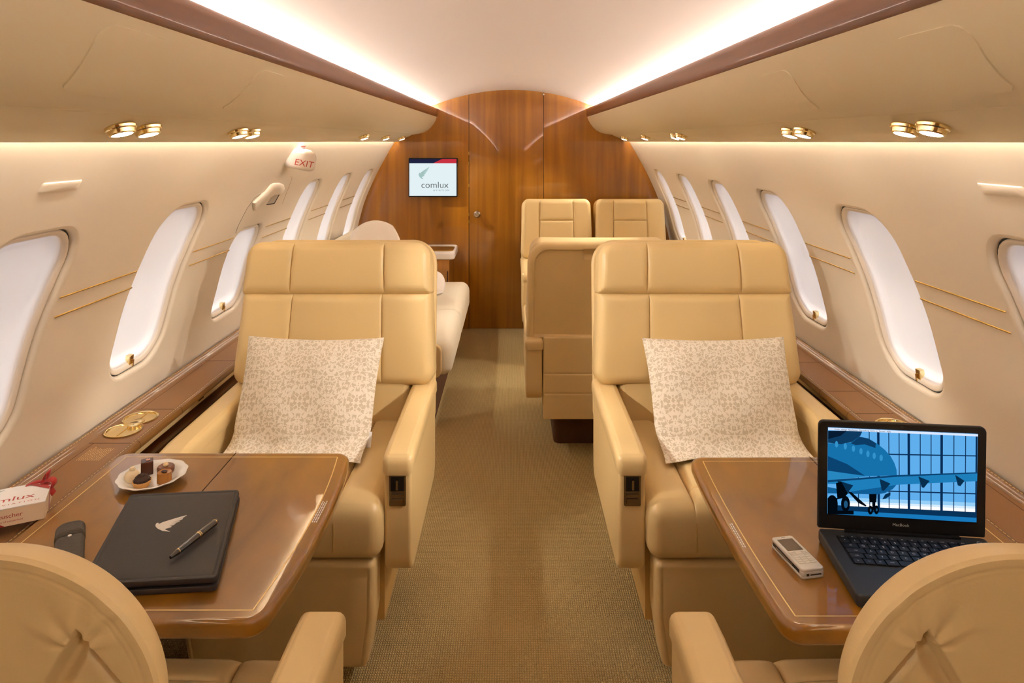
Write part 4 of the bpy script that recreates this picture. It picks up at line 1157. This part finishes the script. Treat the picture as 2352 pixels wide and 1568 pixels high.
cab = thing('end_cabinet', 'low wooden cabinet with padded cream top at the end of the divan', 'cabinet')
obj('cabinet_body', G().add(box(-1.06, -.45, 4.90, YB-.002, 0, .60)), M['bulk'], cab, smooth=False)
obj('cabinet_top', G().add(slab(.77, .385, .055, .04, .016, .012, 6, 6), T(Vector((-.80, 5.092, .6275))) @ FLAT), M['plastic'], cab)
obj('tray', G().add(slab(.50, .20, .006, .03, .002, .001, 3, 3), T(Vector((-.68, 5.05, .657))) @ FLAT), M['goldm'], cab)
obj('latch', box(-.466, -.458, 4.894, 4.902, .44, .52), M['seam'], cab, smooth=False)

es = thing('exit_sign', 'white pod reading EXIT in red, high on the left wall', 'sign')
es.matrix_world = T(Vector((-.905, 2.93, 1.372))) @ RZ(math.radians(28)) @ RX(math.radians(8)) @ RY(math.radians(12))
def etap(p): return Vector((p.x*(1-.18*(p.z/.09)), p.y, p.z))
obj('sign_housing', G().add(slab(.128, .088, .075, .028, .016, .012, 8, 8), T(Vector((0, .02, 0))), fn=etap), M['plastic'], es)
obj('sign_lettering', G().add(text_geo('EXIT', .038, sx=1.05), T(Vector((.012, -.0182, -.012)))), M['red'], es, smooth=False, recalc=False)
pl2 = thing('exit_placard', 'small white placard with red lines above the EXIT pod', 'placard')
g = G()
obj('card', (qpatch(2.93, 3.07, 1.405, 1.44, -.001), [(0, 1, 2, 3)]), M['plastic'], pl2, smooth=False)
for k in range(3): g.add((qpatch(2.945+.01*k, 3.055-.012*k, 1.410+.009*k, 1.414+.009*k, -.0016), [(0, 1, 2, 3)]))
obj('printed_lines', g, M['red'], pl2, smooth=False)

# ------------------------------------------------------------------ lamps
def spot(name, p, tgt, e, size=55, blend=.5, col=(1, .94, .85), rad=.015):
    l = bpy.data.lights.new(name, 'SPOT'); l.energy = e; l.spot_size = math.radians(size); l.spot_blend = blend; l.color = col; l.shadow_soft_size = rad
    o = bpy.data.objects.new(name, l); COL.objects.link(o); o.location = p
    o.rotation_euler = (Vector(tgt)-Vector(p)).to_track_quat('-Z', 'Y').to_euler()
    return o
zl = 1.455
for s, L in ((-1, LY), (1, RYs)):
    for k, (y, _) in enumerate(L):
        if k < 2: tg, en, sz = (-s*.60, 2.38, .70), 12, 44
        elif k < 4: tg, en, sz = (-s*.50, 2.30, .45), 6, 50
        else: tg, en, sz = (-s*.4, y+.15, .5), 10, 66
        spot('reading_lamp', (s*.812, y, zl), tg, en, sz)
for s in (-1, 1):  # unseen pair behind the camera, added as fill for the near chair backs
    spot('reading_lamp', (s*.812, -.35, zl), (-s*.6, .62, .95), 7, 50)
